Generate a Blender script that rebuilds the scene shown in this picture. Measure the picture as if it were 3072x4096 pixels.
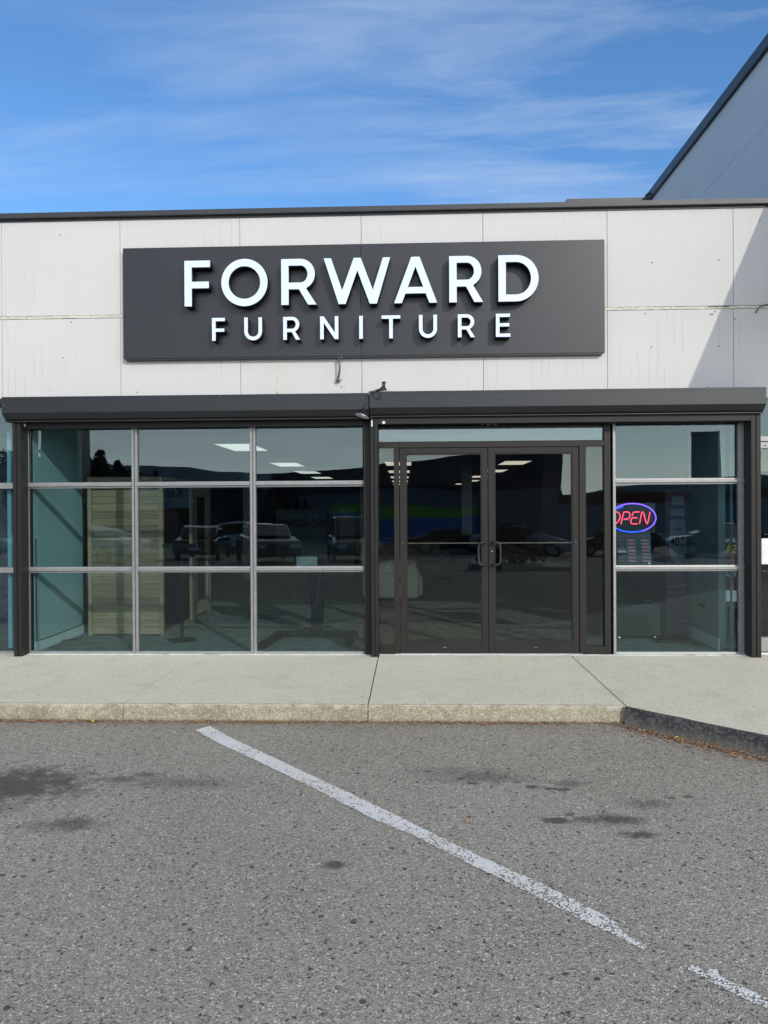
import bpy, bmesh, math, random
from mathutils import Vector, Matrix, Euler
random.seed(7)
sc = bpy.context.scene
for _o in list(bpy.data.objects):
    bpy.data.objects.remove(_o)
COL = sc.collection
R = math.radians

# ------------------------------------------------------------------ camera, sky, sun, exposure
cam_d = bpy.data.cameras.new('camera')
cam = bpy.data.objects.new('camera', cam_d)
COL.objects.link(cam)
cam.location = (0, -7.603, 1.5)
cam.rotation_mode = 'XYZ'
cam.matrix_world = Matrix.Translation((0, -7.603, 1.5)) @ Matrix.Rotation(.0355, 4, 'Z') @ Matrix.Rotation(math.pi/2 - .0044, 4, 'X') @ Matrix.Rotation(-.0057, 4, 'Z')
cam_d.sensor_fit = 'VERTICAL'
cam_d.sensor_height = 24
cam_d.lens = 24 * 2950 / 4096
cam_d.clip_start = .05
cam_d.clip_end = 6000
sc.camera = cam

SUN = Vector((.56, -1, .52)).normalized()
world = bpy.data.worlds.new('World')
sc.world = world
world.use_nodes = True
wt = world.node_tree
for n in list(wt.nodes):
    wt.nodes.remove(n)


def N(t, kind, ins=None, **props):
    n = t.nodes.new(kind)
    for k, v in props.items():
        setattr(n, k, v)
    for k, v in (ins or {}).items():
        s = n.inputs[k]
        if isinstance(v, bpy.types.NodeSocket):
            t.links.new(v, s)
        else:
            s.default_value = v
    return n


def mth(t, op, a, b=0.0, c=0.0, clamp=False):
    n = t.nodes.new('ShaderNodeMath')
    n.operation = op
    n.use_clamp = clamp
    for i, v in enumerate((a, b, c)):
        if isinstance(v, bpy.types.NodeSocket):
            t.links.new(v, n.inputs[i])
        else:
            n.inputs[i].default_value = v
    return n.outputs[0]


def ramp(t, fac, *stops):
    n = t.nodes.new('ShaderNodeValToRGB')
    t.links.new(fac, n.inputs[0])
    e = n.color_ramp.elements
    while len(e) < len(stops):
        e.new(.5)
    for el, (p, c) in zip(e, stops):
        el.position = p
        el.color = (c, c, c, 1) if isinstance(c, (int, float)) else (*c, 1)
    return n.outputs[0]


def mixc(t, fac, a, b, mode='MIX'):
    n = t.nodes.new('ShaderNodeMix')
    n.data_type = 'RGBA'
    n.blend_type = mode
    for s, v in ((n.inputs[0], fac), (n.inputs[6], a), (n.inputs[7], b)):
        if isinstance(v, bpy.types.NodeSocket):
            t.links.new(v, s)
        elif isinstance(v, (int, float)):
            s.default_value = v if s == n.inputs[0] else (v, v, v, 1)
        else:
            s.default_value = (*v, 1)
    return n.outputs[2]


sky = N(wt, 'ShaderNodeTexSky', sky_type='NISHITA', sun_disc=False, sun_elevation=math.asin(SUN.z), sun_rotation=math.atan2(SUN.x, SUN.y), air_density=1.0, dust_density=.7, ozone_density=2.2)
tc = N(wt, 'ShaderNodeTexCoord')
sep = N(wt, 'ShaderNodeSeparateXYZ', {0: tc.outputs['Generated']})
zz = mth(wt, 'MAXIMUM', sep.outputs[2], .045)
zz = mth(wt, 'ADD', zz, .10)
px = mth(wt, 'DIVIDE', sep.outputs[0], zz)
py = mth(wt, 'DIVIDE', sep.outputs[1], zz)
pl = N(wt, 'ShaderNodeCombineXYZ', {0: px, 1: py})
m1 = N(wt, 'ShaderNodeMapping', {'Vector': pl.outputs[0], 'Rotation': (0, 0, R(20)), 'Scale': (.50, 1.9, 1), 'Location': (.9, .35, 0)})
n0 = N(wt, 'ShaderNodeTexNoise', {'Vector': m1.outputs[0], 'Scale': .8, 'Detail': 3.0, 'Roughness': .5})
off = N(wt, 'ShaderNodeVectorMath', {0: n0.outputs['Color'], 1: (.9, .9, 0)}, operation='MULTIPLY')
add = N(wt, 'ShaderNodeVectorMath', {0: m1.outputs[0], 1: off.outputs[0]}, operation='ADD')
n1 = N(wt, 'ShaderNodeTexNoise', {'Vector': add.outputs[0], 'Scale': 1.9, 'Detail': 11.0, 'Roughness': .62, 'Distortion': .25})
n2 = N(wt, 'ShaderNodeTexNoise', {'Vector': m1.outputs[0], 'Scale': .45, 'Detail': 2.0})
cl = mth(wt, 'MULTIPLY', ramp(wt, n1.outputs['Fac'], (.44, 0.0), (.74, 1.0)), ramp(wt, n2.outputs['Fac'], (.42, .04), (.60, 1.0)))
low = N(wt, 'ShaderNodeMapRange', {'Value': sep.outputs[2], 'From Min': .22, 'From Max': .52, 'To Min': .16, 'To Max': 1.0})
cl = mth(wt, 'MULTIPLY', mth(wt, 'MULTIPLY', cl, low.outputs[0]), .90, clamp=True)
skyc = mixc(wt, 1.0, sky.outputs[0], (.65, .96, 1.22), 'MULTIPLY')
skyc = mixc(wt, cl, skyc, (4.0, 4.8, 5.7))
# the sky on the sun's side is veiled by thin bright haze, as the glass shows, and brightened further to raise the fill light
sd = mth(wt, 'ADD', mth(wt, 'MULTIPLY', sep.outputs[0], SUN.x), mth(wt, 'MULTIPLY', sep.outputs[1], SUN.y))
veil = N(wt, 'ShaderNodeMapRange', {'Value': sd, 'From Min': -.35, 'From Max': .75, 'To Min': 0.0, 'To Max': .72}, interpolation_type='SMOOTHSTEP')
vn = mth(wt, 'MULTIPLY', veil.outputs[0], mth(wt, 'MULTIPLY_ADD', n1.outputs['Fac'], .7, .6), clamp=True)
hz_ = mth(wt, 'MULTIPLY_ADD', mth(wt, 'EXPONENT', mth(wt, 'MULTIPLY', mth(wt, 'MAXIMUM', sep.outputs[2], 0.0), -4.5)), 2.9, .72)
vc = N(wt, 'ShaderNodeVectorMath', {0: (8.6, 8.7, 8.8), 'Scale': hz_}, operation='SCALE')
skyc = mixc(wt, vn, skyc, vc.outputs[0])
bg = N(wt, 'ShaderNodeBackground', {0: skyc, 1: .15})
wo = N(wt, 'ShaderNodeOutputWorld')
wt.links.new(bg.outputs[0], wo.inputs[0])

sun_d = bpy.data.lights.new('sun', 'SUN')
sun_d.energy = 2.0
sun_d.angle = R(.53)
sun_d.color = (1, .95, .87)
sun = bpy.data.objects.new('sun', sun_d)
sun.rotation_euler = (-SUN).to_track_quat('-Z', 'Y').to_euler()
sun.location = SUN * 60
COL.objects.link(sun)
vs = sc.view_settings
sc.display_settings.display_device = 'sRGB'
vs.view_transform = 'Standard'
vs.look = 'None'
vs.exposure = .12
vs.gamma = 1
vs.use_curve_mapping = False


# ------------------------------------------------------------------ material helpers
def new_mat(name):
    m = bpy.data.materials.new(name)
    m.use_nodes = True
    t = m.node_tree
    b = t.nodes['Principled BSDF']
    return m, t, b


def simple(name, col, rough=.6, metal=0.0, spec=.5, var=.12, scale=6.0, bump=0.0, bscale=80.0, coat=0.0, rvar=.08, objrand=0.0):
    m, t, b = new_mat(name)
    co = N(t, 'ShaderNodeTexCoord').outputs['Object']
    nz = N(t, 'ShaderNodeTexNoise', {'Vector': co, 'Scale': scale, 'Detail': 6.0, 'Roughness': .6})
    c = mixc(t, ramp(t, nz.outputs['Fac'], (.3, 0.0), (.7, 1.0)), tuple(x*(1-var) for x in col), tuple(min(1, x*(1+var)) for x in col))
    if objrand:
        oi = N(t, 'ShaderNodeObjectInfo')
        k = mth(t, 'MULTIPLY_ADD', oi.outputs['Random'], 2*objrand, 1-objrand)
        kk = N(t, 'ShaderNodeCombineColor', {0: k, 1: k, 2: k})
        c = mixc(t, 1.0, c, kk.outputs[0], 'MULTIPLY')
    t.links.new(c, b.inputs['Base Color'])
    t.links.new(mth(t, 'MULTIPLY_ADD', nz.outputs['Fac'], rvar*2, rough-rvar, clamp=True), b.inputs['Roughness'])
    b.inputs['Metallic'].default_value = metal
    b.inputs['Specular IOR Level'].default_value = spec
    b.inputs['Coat Weight'].default_value = coat
    if bump:
        nb = N(t, 'ShaderNodeTexNoise', {'Vector': co, 'Scale': bscale, 'Detail': 4.0})
        bp = N(t, 'ShaderNodeBump', {'Height': nb.outputs['Fac'], 'Strength': bump, 'Distance': .01})
        t.links.new(bp.outputs[0], b.inputs['Normal'])
    return m


def emis(name, col, s):
    m, t, b = new_mat(name)
    b.inputs['Base Color'].default_value = (*col, 1)
    b.inputs['Emission Color'].default_value = (*col, 1)
    b.inputs['Emission Strength'].default_value = s
    return m


def wood(name, col, dark):
    m, t, b = new_mat(name)
    co = N(t, 'ShaderNodeTexCoord').outputs['Object']
    oi = N(t, 'ShaderNodeObjectInfo')
    ofs = N(t, 'ShaderNodeCombineXYZ', {0: mth(t, 'MULTIPLY', oi.outputs['Random'], 9.0), 2: mth(t, 'MULTIPLY', oi.outputs['Random'], 5.0)})
    v = N(t, 'ShaderNodeVectorMath', {0: co, 1: ofs.outputs[0]}, operation='ADD')
    mp = N(t, 'ShaderNodeMapping', {'Vector': v.outputs[0], 'Scale': (1.2, 1.2, 26)})
    nz = N(t, 'ShaderNodeTexNoise', {'Vector': mp.outputs[0], 'Scale': 2.2, 'Detail': 6.0, 'Distortion': .6})
    c = mixc(t, ramp(t, nz.outputs['Fac'], (.35, 0.0), (.68, 1.0)), dark, col)
    k = mth(t, 'MULTIPLY_ADD', oi.outputs['Random'], .7, .6)
    kk = N(t, 'ShaderNodeCombineColor', {0: k, 1: k, 2: k})
    c = mixc(t, 1.0, c, kk.outputs[0], 'MULTIPLY')
    t.links.new(c, b.inputs['Base Color'])
    b.inputs['Roughness'].default_value = .6
    return m


def glass(name, tint, refl=.035, wave=.012, wscale=1.3):
    m = bpy.data.materials.new(name)
    m.use_nodes = True
    t = m.node_tree
    for n in list(t.nodes):
        t.nodes.remove(n)
    co = N(t, 'ShaderNodeTexCoord').outputs['Object']
    nz = N(t, 'ShaderNodeTexNoise', {'Vector': co, 'Scale': wscale, 'Detail': 1.0})
    bp = N(t, 'ShaderNodeBump', {'Height': nz.outputs['Fac'], 'Strength': 1.0, 'Distance': wave})
    fr = N(t, 'ShaderNodeFresnel', {'IOR': 1.52})
    dn = N(t, 'ShaderNodeTexNoise', {'Vector': co, 'Scale': 3.0, 'Detail': 8.0, 'Roughness': .7})
    fac = mth(t, 'MULTIPLY_ADD', fr.outputs[0], .85, refl, clamp=True)
    tr = N(t, 'ShaderNodeBsdfTransparent', {0: (*tint, 1)})
    gl = N(t, 'ShaderNodeBsdfGlossy', {0: (.86, .97, .97, 1), 'Roughness': 0.0, 'Normal': bp.outputs[0]})
    mx = N(t, 'ShaderNodeMixShader', {0: fac, 1: tr.outputs[0], 2: gl.outputs[0]})
    df = N(t, 'ShaderNodeBsdfDiffuse', {0: (.5, .5, .48, 1)})
    dust = mth(t, 'MULTIPLY', ramp(t, dn.outputs['Fac'], (.4, 0.0), (.8, 1.0)), .003)
    m2 = N(t, 'ShaderNodeMixShader', {0: dust, 1: mx.outputs[0], 2: df.outputs[0]})
    o = N(t, 'ShaderNodeOutputMaterial')
    t.links.new(m2.outputs[0], o.inputs[0])
    return m


def wall_paint():
    m, t, b = new_mat('wall_paint')
    co = N(t, 'ShaderNodeTexCoord').outputs['Object']
    n1_ = N(t, 'ShaderNodeTexNoise', {'Vector': co, 'Scale': .9, 'Detail': 5.0, 'Roughness': .6})
    n2_ = N(t, 'ShaderNodeTexNoise', {'Vector': co, 'Scale': 90.0, 'Detail': 3.0})
    mp = N(t, 'ShaderNodeMapping', {'Vector': co, 'Scale': (5, 1, .45)})
    n3 = N(t, 'ShaderNodeTexNoise', {'Vector': mp.outputs[0], 'Scale': 2.0, 'Detail': 4.0})
    c = mixc(t, n1_.outputs['Fac'], (.550, .535, .510), (.615, .602, .582))
    c = mixc(t, ramp(t, n3.outputs['Fac'], (.5, 0.0), (.75, .18)), c, (.50, .48, .46))
    c = mixc(t, mth(t, 'MULTIPLY', n2_.outputs['Fac'], .10), c, (.5, .5, .49))
    # hairline paint cracks, running downwards
    wv = N(t, 'ShaderNodeTexNoise', {'Vector': co, 'Scale': 9.0, 'Detail': 2.0})
    wo_ = N(t, 'ShaderNodeVectorMath', {0: wv.outputs['Color'], 1: (.022, 0, 0)}, operation='MULTIPLY')
    wa = N(t, 'ShaderNodeVectorMath', {0: co, 1: wo_.outputs[0]}, operation='ADD')
    mp2 = N(t, 'ShaderNodeMapping', {'Vector': wa.outputs[0], 'Scale': (11, 1, 3.1)})
    vo = N(t, 'ShaderNodeTexVoronoi', {'Vector': mp2.outputs[0], 'Scale': 1.0, 'Randomness': 1.0}, feature='F1')
    vsep = N(t, 'ShaderNodeSeparateXYZ', {0: N(t, 'ShaderNodeVectorMath', {0: mp2.outputs[0], 1: vo.outputs['Position']}, operation='SUBTRACT').outputs[0]})
    near = mth(t, 'LESS_THAN', mth(t, 'ABSOLUTE', vsep.outputs[0]), .028)
    pick = mth(t, 'GREATER_THAN', N(t, 'ShaderNodeSeparateXYZ', {0: vo.outputs['Color']}).outputs[0], .62)
    patch = ramp(t, N(t, 'ShaderNodeTexNoise', {'Vector': co, 'Scale': .85, 'Detail': 2.0}).outputs['Fac'], (.54, 0.0), (.62, 1.0))
    crack = mth(t, 'MULTIPLY', mth(t, 'MULTIPLY', near, pick), patch)
    c = mixc(t, mth(t, 'MULTIPLY', crack, .38), c, (.22, .21, .2))
    t.links.new(c, b.inputs['Base Color'])
    b.inputs['Roughness'].default_value = .75
    b.inputs['Specular IOR Level'].default_value = .3
    bp = N(t, 'ShaderNodeBump', {'Height': mth(t, 'SUBTRACT', n2_.outputs['Fac'], mth(t, 'MULTIPLY', crack, 2.0)), 'Strength': .25, 'Distance': .004})
    t.links.new(bp.outputs[0], b.inputs['Normal'])
    return m


def asphalt():
    m, t, b = new_mat('asphalt')
    co = N(t, 'ShaderNodeTexCoord').outputs['Object']
    wn = N(t, 'ShaderNodeTexNoise', {'Vector': co, 'Scale': 60.0, 'Detail': 3.0})
    wv_ = N(t, 'ShaderNodeVectorMath', {0: N(t, 'ShaderNodeVectorMath', {0: wn.outputs['Color'], 1: (.5, .5, .5)}, operation='SUBTRACT').outputs[0], 'Scale': .028}, operation='SCALE')
    wc = N(t, 'ShaderNodeVectorMath', {0: co, 1: wv_.outputs[0]}, operation='ADD').outputs[0]
    big = N(t, 'ShaderNodeTexNoise', {'Vector': co, 'Scale': .55, 'Detail': 5.0, 'Roughness': .6})
    c = mixc(t, ramp(t, big.outputs['Fac'], (.3, 0.0), (.7, 1.0)), (.36, .318, .255), (.455, .405, .335))
    v1 = N(t, 'ShaderNodeTexVoronoi', {'Vector': wc, 'Scale': 100.0}, feature='F1')
    v2 = N(t, 'ShaderNodeTexVoronoi', {'Vector': wc, 'Scale': 52.0}, feature='F1')
    v3 = N(t, 'ShaderNodeTexVoronoi', {'Vector': wc, 'Scale': 30.0}, feature='F1')
    r3 = N(t, 'ShaderNodeSeparateColor', {0: v3.outputs['Color']})
    fine = N(t, 'ShaderNodeTexNoise', {'Vector': co, 'Scale': 260.0, 'Detail': 3.0})
    r1 = N(t, 'ShaderNodeSeparateColor', {0: v1.outputs['Color']})
    r2 = N(t, 'ShaderNodeSeparateColor', {0: v2.outputs['Color']})
    chip1 = mth(t, 'MULTIPLY', mth(t, 'LESS_THAN', v1.outputs['Distance'], .42), 1.0)
    grit = N(t, 'ShaderNodeTexNoise', {'Vector': co, 'Scale': 75.0, 'Detail': 5.0, 'Roughness': .85})
    c = mixc(t, ramp(t, grit.outputs['Fac'], (.30, .75), (.52, 0.0)), c, (.055, .052, .048))
    c = mixc(t, ramp(t, grit.outputs['Fac'], (.53, 0.0), (.74, .75)), c, (.58, .54, .47))
    c = mixc(t, mth(t, 'MULTIPLY', chip1, .85), c, ramp(t, r1.outputs[0], (0.0, (.03, .029, .027)), (.22, (.18, .163, .138)), (.45, (.34, .307, .26)), (.74, (.53, .485, .41)), (.86, (.74, .68, .57)), (1.0, (.92, .86, .74))))
    # larger light stones and dark pits where stones came out
    sel = mth(t, 'GREATER_THAN', r2.outputs[0], .80)
    inn = mth(t, 'LESS_THAN', v2.outputs['Distance'], .30)
    c = mixc(t, mth(t, 'MULTIPLY', sel, inn), c, ramp(t, r2.outputs[1], (0.0, (.62, .57, .47)), (1.0, (.40, .39, .37))))
    psel = mth(t, 'LESS_THAN', r2.outputs[0], .15)
    pit = mth(t, 'MULTIPLY', psel, mth(t, 'LESS_THAN', v2.outputs['Distance'], mth(t, 'MULTIPLY_ADD', r2.outputs[1], .30, .14)))
    pit3 = mth(t, 'MULTIPLY', mth(t, 'LESS_THAN', r3.outputs[0], .09), mth(t, 'LESS_THAN', v3.outputs['Distance'], mth(t, 'MULTIPLY_ADD', r3.outputs[1], .26, .12)))
    pit = mth(t, 'MAXIMUM', pit, pit3)
    c = mixc(t, mth(t, 'MULTIPLY', pit, .82), c, (.04, .041, .045))
    c = mixc(t, ramp(t, fine.outputs['Fac'], (.32, .5), (.56, 0.0)), c, (.045, .045, .043))
    # oil and rubber stains
    sxy = N(t, 'ShaderNodeSeparateXYZ', {0: co})
    wob = N(t, 'ShaderNodeTexNoise', {'Vector': co, 'Scale': 3.2, 'Detail': 5.0, 'Roughness': .65})
    wob2 = N(t, 'ShaderNodeTexNoise', {'Vector': co, 'Scale': 11.0, 'Detail': 8.0, 'Roughness': .75})
    tot = None
    for (x, y, rx, ry, s) in STAINS:
        dx = mth(t, 'DIVIDE', mth(t, 'SUBTRACT', sxy.outputs[0], x), rx)
        dy = mth(t, 'DIVIDE', mth(t, 'SUBTRACT', sxy.outputs[1], y), ry)
        d = mth(t, 'SQRT', mth(t, 'ADD', mth(t, 'MULTIPLY', dx, dx), mth(t, 'MULTIPLY', dy, dy)))
        d = mth(t, 'ADD', d, mth(t, 'MULTIPLY_ADD', wob2.outputs['Fac'], 2.6, -1.3))
        f = mth(t, 'MULTIPLY', mth(t, 'MULTIPLY', mth(t, 'SUBTRACT', .92, d), 1.5, clamp=True), s*.82)
        tot = f if tot is None else mth(t, 'MAXIMUM', tot, f)
    sm = mth(t, 'MULTIPLY', tot, mth(t, 'MULTIPLY_ADD', grit.outputs['Fac'], 2.6, -.05))
    c = mixc(t, mth(t, 'MINIMUM', sm, .80), c, (.050, .043, .036))
    # dust and needles trodden along the kerb
    ky = mth(t, 'MAXIMUM', mth(t, 'MINIMUM', mth(t, 'ADD', sxy.outputs[1], 2.30), 9.0), 0.0)
    kk = mth(t, 'MULTIPLY', mth(t, 'MULTIPLY', ky, 2.6), ramp(t, wob.outputs['Fac'], (.35, .2), (.65, 1.0)), clamp=True)
    kk = mth(t, 'MULTIPLY', kk, mth(t, 'LESS_THAN', sxy.outputs[1], 0.0))
    c = mixc(t, mth(t, 'MULTIPLY', kk, .45), c, (.17, .115, .075))
    t.links.new(c, b.inputs['Base Color'])
    b.inputs['Roughness'].default_value = .82
    b.inputs['Specular IOR Level'].default_value = .35
    h = mth(t, 'ADD', mth(t, 'MULTIPLY', v1.outputs['Distance'], -.55), mth(t, 'MULTIPLY', pit, -1.5))
    h = mth(t, 'ADD', h, mth(t, 'MULTIPLY', fine.outputs['Fac'], .5))
    h = mth(t, 'ADD', h, mth(t, 'MULTIPLY', mth(t, 'MULTIPLY', sel, inn), .5))
    bp = N(t, 'ShaderNodeBump', {'Height': h, 'Strength': 1.0, 'Distance': .0055})
    t.links.new(bp.outputs[0], b.inputs['Normal'])
    return m


def concrete(name, ca, cb, speck=.5, bumpd=.002, stain=(.2, .19, .17), stain_amt=.25, vor=150.0, worn=None, dusty=None):
    m, t, b = new_mat(name)
    co = N(t, 'ShaderNodeTexCoord').outputs['Object']
    big = N(t, 'ShaderNodeTexNoise', {'Vector': co, 'Scale': 1.1, 'Detail': 6.0, 'Roughness': .62})
    c = mixc(t, ramp(t, big.outputs['Fac'], (.3, 0.0), (.7, 1.0)), ca, cb)
    v = N(t, 'ShaderNodeTexVoronoi', {'Vector': co, 'Scale': vor}, feature='F1')
    r = N(t, 'ShaderNodeSeparateColor', {0: v.outputs['Color']})
    c = mixc(t, speck, c, ramp(t, r.outputs[0], (0.0, tuple(x*.45 for x in ca)), (.5, ca), (1.0, tuple(min(.8, x*1.45) for x in cb))))
    sn = N(t, 'ShaderNodeTexNoise', {'Vector': co, 'Scale': 2.3, 'Detail': 7.0, 'Roughness': .7})
    c = mixc(t, mth(t, 'MULTIPLY', ramp(t, sn.outputs['Fac'], (.52, 0.0), (.72, 1.0)), stain_amt), c, stain)
    if dusty:
        wz = N(t, 'ShaderNodeSeparateXYZ', {0: co}).outputs[2]
        wn_ = N(t, 'ShaderNodeTexNoise', {'Vector': co, 'Scale': 9.0, 'Detail': 7.0, 'Roughness': .7})
        gf = mth(t, 'MULTIPLY', mth(t, 'ADD', mth(t, 'MULTIPLY', wz, -1.0), mth(t, 'MULTIPLY_ADD', wn_.outputs['Fac'], .16, -.125)), 14.0, clamp=True)
        c = mixc(t, mth(t, 'MULTIPLY', gf, .8), c, dusty)
    if worn:
        wz = N(t, 'ShaderNodeSeparateXYZ', {0: co}).outputs[2]
        wn_ = N(t, 'ShaderNodeTexNoise', {'Vector': co, 'Scale': 14.0, 'Detail': 7.0, 'Roughness': .7})
        wf = mth(t, 'MULTIPLY', mth(t, 'ADD', mth(t, 'ADD', wz, .002), mth(t, 'MULTIPLY_ADD', wn_.outputs['Fac'], .16, -.055)), 30.0, clamp=True)
        c = mixc(t, wf, c, worn)
        gf = mth(t, 'MULTIPLY', mth(t, 'ADD', mth(t, 'MULTIPLY', wz, -1.0), mth(t, 'MULTIPLY_ADD', wn_.outputs['Fac'], .10, -.155)), 22.0, clamp=True)
        c = mixc(t, mth(t, 'MULTIPLY', gf, .6), c, (.13, .10, .07))
    dots = N(t, 'ShaderNodeTexVoronoi', {'Vector': co, 'Scale': 5.0}, feature='F1')
    c = mixc(t, mth(t, 'MULTIPLY', mth(t, 'LESS_THAN', dots.outputs['Distance'], .05), .7), c, (.08, .075, .07))
    t.links.new(c, b.inputs['Base Color'])
    b.inputs['Roughness'].default_value = .85
    b.inputs['Specular IOR Level'].default_value = .3
    fn = N(t, 'ShaderNodeTexNoise', {'Vector': co, 'Scale': 220.0, 'Detail': 4.0})
    bp = N(t, 'ShaderNodeBump', {'Height': mth(t, 'ADD', fn.outputs['Fac'], v.outputs['Distance']), 'Strength': .6, 'Distance': bumpd})
    t.links.new(bp.outputs[0], b.inputs['Normal'])
    return m


def line_paint():
    m, t, b = new_mat('worn_white_paint')
    co = N(t, 'ShaderNodeTexCoord').outputs['Object']
    v = N(t, 'ShaderNodeTexVoronoi', {'Vector': co, 'Scale': 105.0}, feature='F1')
    nz = N(t, 'ShaderNodeTexNoise', {'Vector': co, 'Scale': 24.0, 'Detail': 8.0, 'Roughness': .75})
    nb = N(t, 'ShaderNodeTexNoise', {'Vector': co, 'Scale': 5.0, 'Detail': 3.0})
    w = mth(t, 'ADD', mth(t, 'MULTIPLY', nz.outputs['Fac'], .75), mth(t, 'MULTIPLY', v.outputs['Distance'], .42))
    w = mth(t, 'ADD', w, mth(t, 'MULTIPLY', nb.outputs['Fac'], .35))
    yy = N(t, 'ShaderNodeSeparateXYZ', {0: co}).outputs[1]
    w = mth(t, 'ADD', w, N(t, 'ShaderNodeMapRange', {'Value': yy, 'From Min': -4.7, 'From Max': -2.8, 'To Min': -.035, 'To Max': -.11}).outputs[0])
    hole = ramp(t, w, (.76, 0.0), (.81, 1.0))
    c = mixc(t, nz.outputs['Fac'], (.62, .605, .56), (.84, .82, .77))
    t.links.new(c, b.inputs['Base Color'])
    b.inputs['Roughness'].default_value = .7
    bp = N(t, 'ShaderNodeBump', {'Height': v.outputs['Distance'], 'Strength': .8, 'Distance': .004})
    t.links.new(bp.outputs[0], b.inputs['Normal'])
    tr = N(t, 'ShaderNodeBsdfTransparent')
    mx = N(t, 'ShaderNodeMixShader', {0: hole, 1: b.outputs[0], 2: tr.outputs[0]})
    t.links.new(mx.outputs[0], t.nodes['Material Output'].inputs[0])
    return m


STAINS = [(-2.36, -3.30, .58, .40, 1.0), (-2.30, -3.36, .26, .16, .8), (-2.42, -3.62, .42, .20, .5), (-1.75, -3.20, .20, .08, .6), (-1.62, -3.12, .12, .06, .7), (-1.35, -3.25, .45, .14, .42), (-1.79, -3.84, .26, .12, .6),
          (.75, -3.735, .10, .065, 1.0), (.84, -3.66, .045, .03, .9), (1.02, -3.72, .24, .085, .75), (1.13, -3.89, .13, .055, 1.0), (.70, -3.27, .065, .035, 1.0), (.80, -3.30, .055, .028, 1.0), (.88, -3.31, .05, .028, 1.0),
          (.62, -3.20, .05, .03, .7), (.45, -3.12, .32, .16, .5), (.30, -3.15, .05, .03, .9), (.36, -3.22, .05, .03, .9), (.10, -3.03, .07, .03, .8), (-.35, -4.24, .07, .045, 1.0), (1.3, -3.50, .18, .09, .5), (1.55, -3.40, .05, .03, .8), (1.45, -3.42, .05, .025, .8), (.95, -3.22, .18, .08, .5), (.2, -3.05, .4, .2, .3)]

M = {}
M['wall'] = wall_paint()
M['coping'] = simple('dark_coping_metal', (.028, .030, .033), .42, 0.0, .5, .2, 4, .05)
M['charcoal'] = simple('charcoal_powder_coat', (.011, .012, .015), .37, 0.0, .5, .05, 2.5, .03, 300, rvar=.03)
M['sign'] = simple('charcoal_sign_panel', (.014, .015, .019), .37, 0.0, .5, .05, 1.2, .02, 200, rvar=.03)
M['letter_face'] = simple('white_letter_face', (.66, .75, .90), .35, 0.0, .5, .015, 3, rvar=.02)
M['letter_side'] = simple('black_letter_return', (.006, .006, .007), .5, 0.0, .4, .1)
M['alu'] = simple('weathered_aluminium', (.30, .295, .29), .50, .55, .5, .12, 14, .06, 120)
M['alu_dark'] = simple('dark_gasket', (.03, .03, .03), .7)  # near-black gasket colour
M['bronze'] = simple('dark_bronze_aluminium', (.021, .019, .0175), .48, .0, .25, .07, 5, .03, 200)
M['rail'] = simple('shutter_rail_paint', (.016, .0145, .013), .5, 0.0, .3, .1, 5, .04, 160)
M['black'] = simple('black_plastic', (.010, .010, .011), .35, 0, .5, .15)
M['matt_black'] = simple('matt_black_steel', (.012, .012, .013), .6)
M['white'] = simple('white_plastic', (.72, .72, .70), .5)
M['steel'] = simple('bright_steel', (.62, .61, .58), .28, .9)
M['glass'] = glass('teal_window_glass', (.755, .855, .87), .006, .0012)
M['door_glass'] = glass('clear_door_glass', (.78, .79, .77), .004, .006, .9)
M['top_glass'] = glass('transom_glass', (.55, .66, .66), .05, .0008)
M['asphalt'] = asphalt()
M['slab'] = concrete('sidewalk_concrete', (.64, .575, .44), (.74, .675, .53), .42, .002)
M['slab2'] = concrete('ramp_concrete', (.63, .57, .43), (.73, .665, .52), .45, .002)
M['kerb'] = concrete('kerb_concrete', (.27, .235, .165), (.50, .46, .35), .38, .007, (.16, .13, .09), .8, 110.0, worn=(.58, .53, .42))
M['tar'] = concrete('tarred_kerb', (.055, .055, .054), (.13, .125, .12), .65, .012, (.20, .185, .16), .75, 60.0, dusty=(.20, .18, .145))
M['joint'] = simple('joint_filler', (.035, .035, .035), .9)
M['paint'] = line_paint()
M['carpet'] = simple('grey_carpet', (.20, .215, .20), .95, 0, .1, .35, 9, .5, 60)
M['stand'] = simple('dull_stand_steel', (.009, .010, .012), .85, 0, .12)
M['ceiling'] = simple('ceiling_tile', (.22, .22, .22), .9)
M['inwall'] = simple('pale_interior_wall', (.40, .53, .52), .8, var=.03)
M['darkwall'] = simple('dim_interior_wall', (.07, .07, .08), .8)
M['baseboard'] = simple('white_baseboard', (.75, .78, .80), .5, var=.03)
M['panel_light'] = emis('ceiling_light_diffuser', (1, .94, .80), .85)
M['wood'] = wood('pine_plank', (.43, .30, .18), (.29, .20, .12))
M['cream'] = simple('cream_leather', (.76, .71, .56), .5, 0, .4, .08, 8, .15, 30)
M['leaf'] = simple('dry_leaf', (.40, .21, .10), .8, var=.4, scale=30, objrand=.4)
M['leaf2'] = simple('brown_litter', (.25, .145, .08), .9, var=.5, scale=25)
M['navy'] = simple('navy_fascia', (.020, .022, .055), .6)
M['greyblue'] = simple('grey_blue_cladding', (.17, .19, .23), .7)
M['tallwall'] = simple('tall_grey_panel', (.60, .61, .63), .75, 0, .3, .04, 1.5, .06, 60)
M['green'] = simple('green_mural', (.20, .55, .04), .6)
M['blue'] = simple('blue_mural', (.03, .20, .62), .6)
M['orange'] = simple('rust_orange_fascia', (.28, .075, .035), .7)
M['pale'] = simple('pale_cladding', (.42, .43, .42), .7)
M['tyre'] = simple('tyre_rubber', (.015, .015, .015), .8)
M['rim'] = simple('alloy_rim', (.45, .45, .46), .3, .8)
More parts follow.
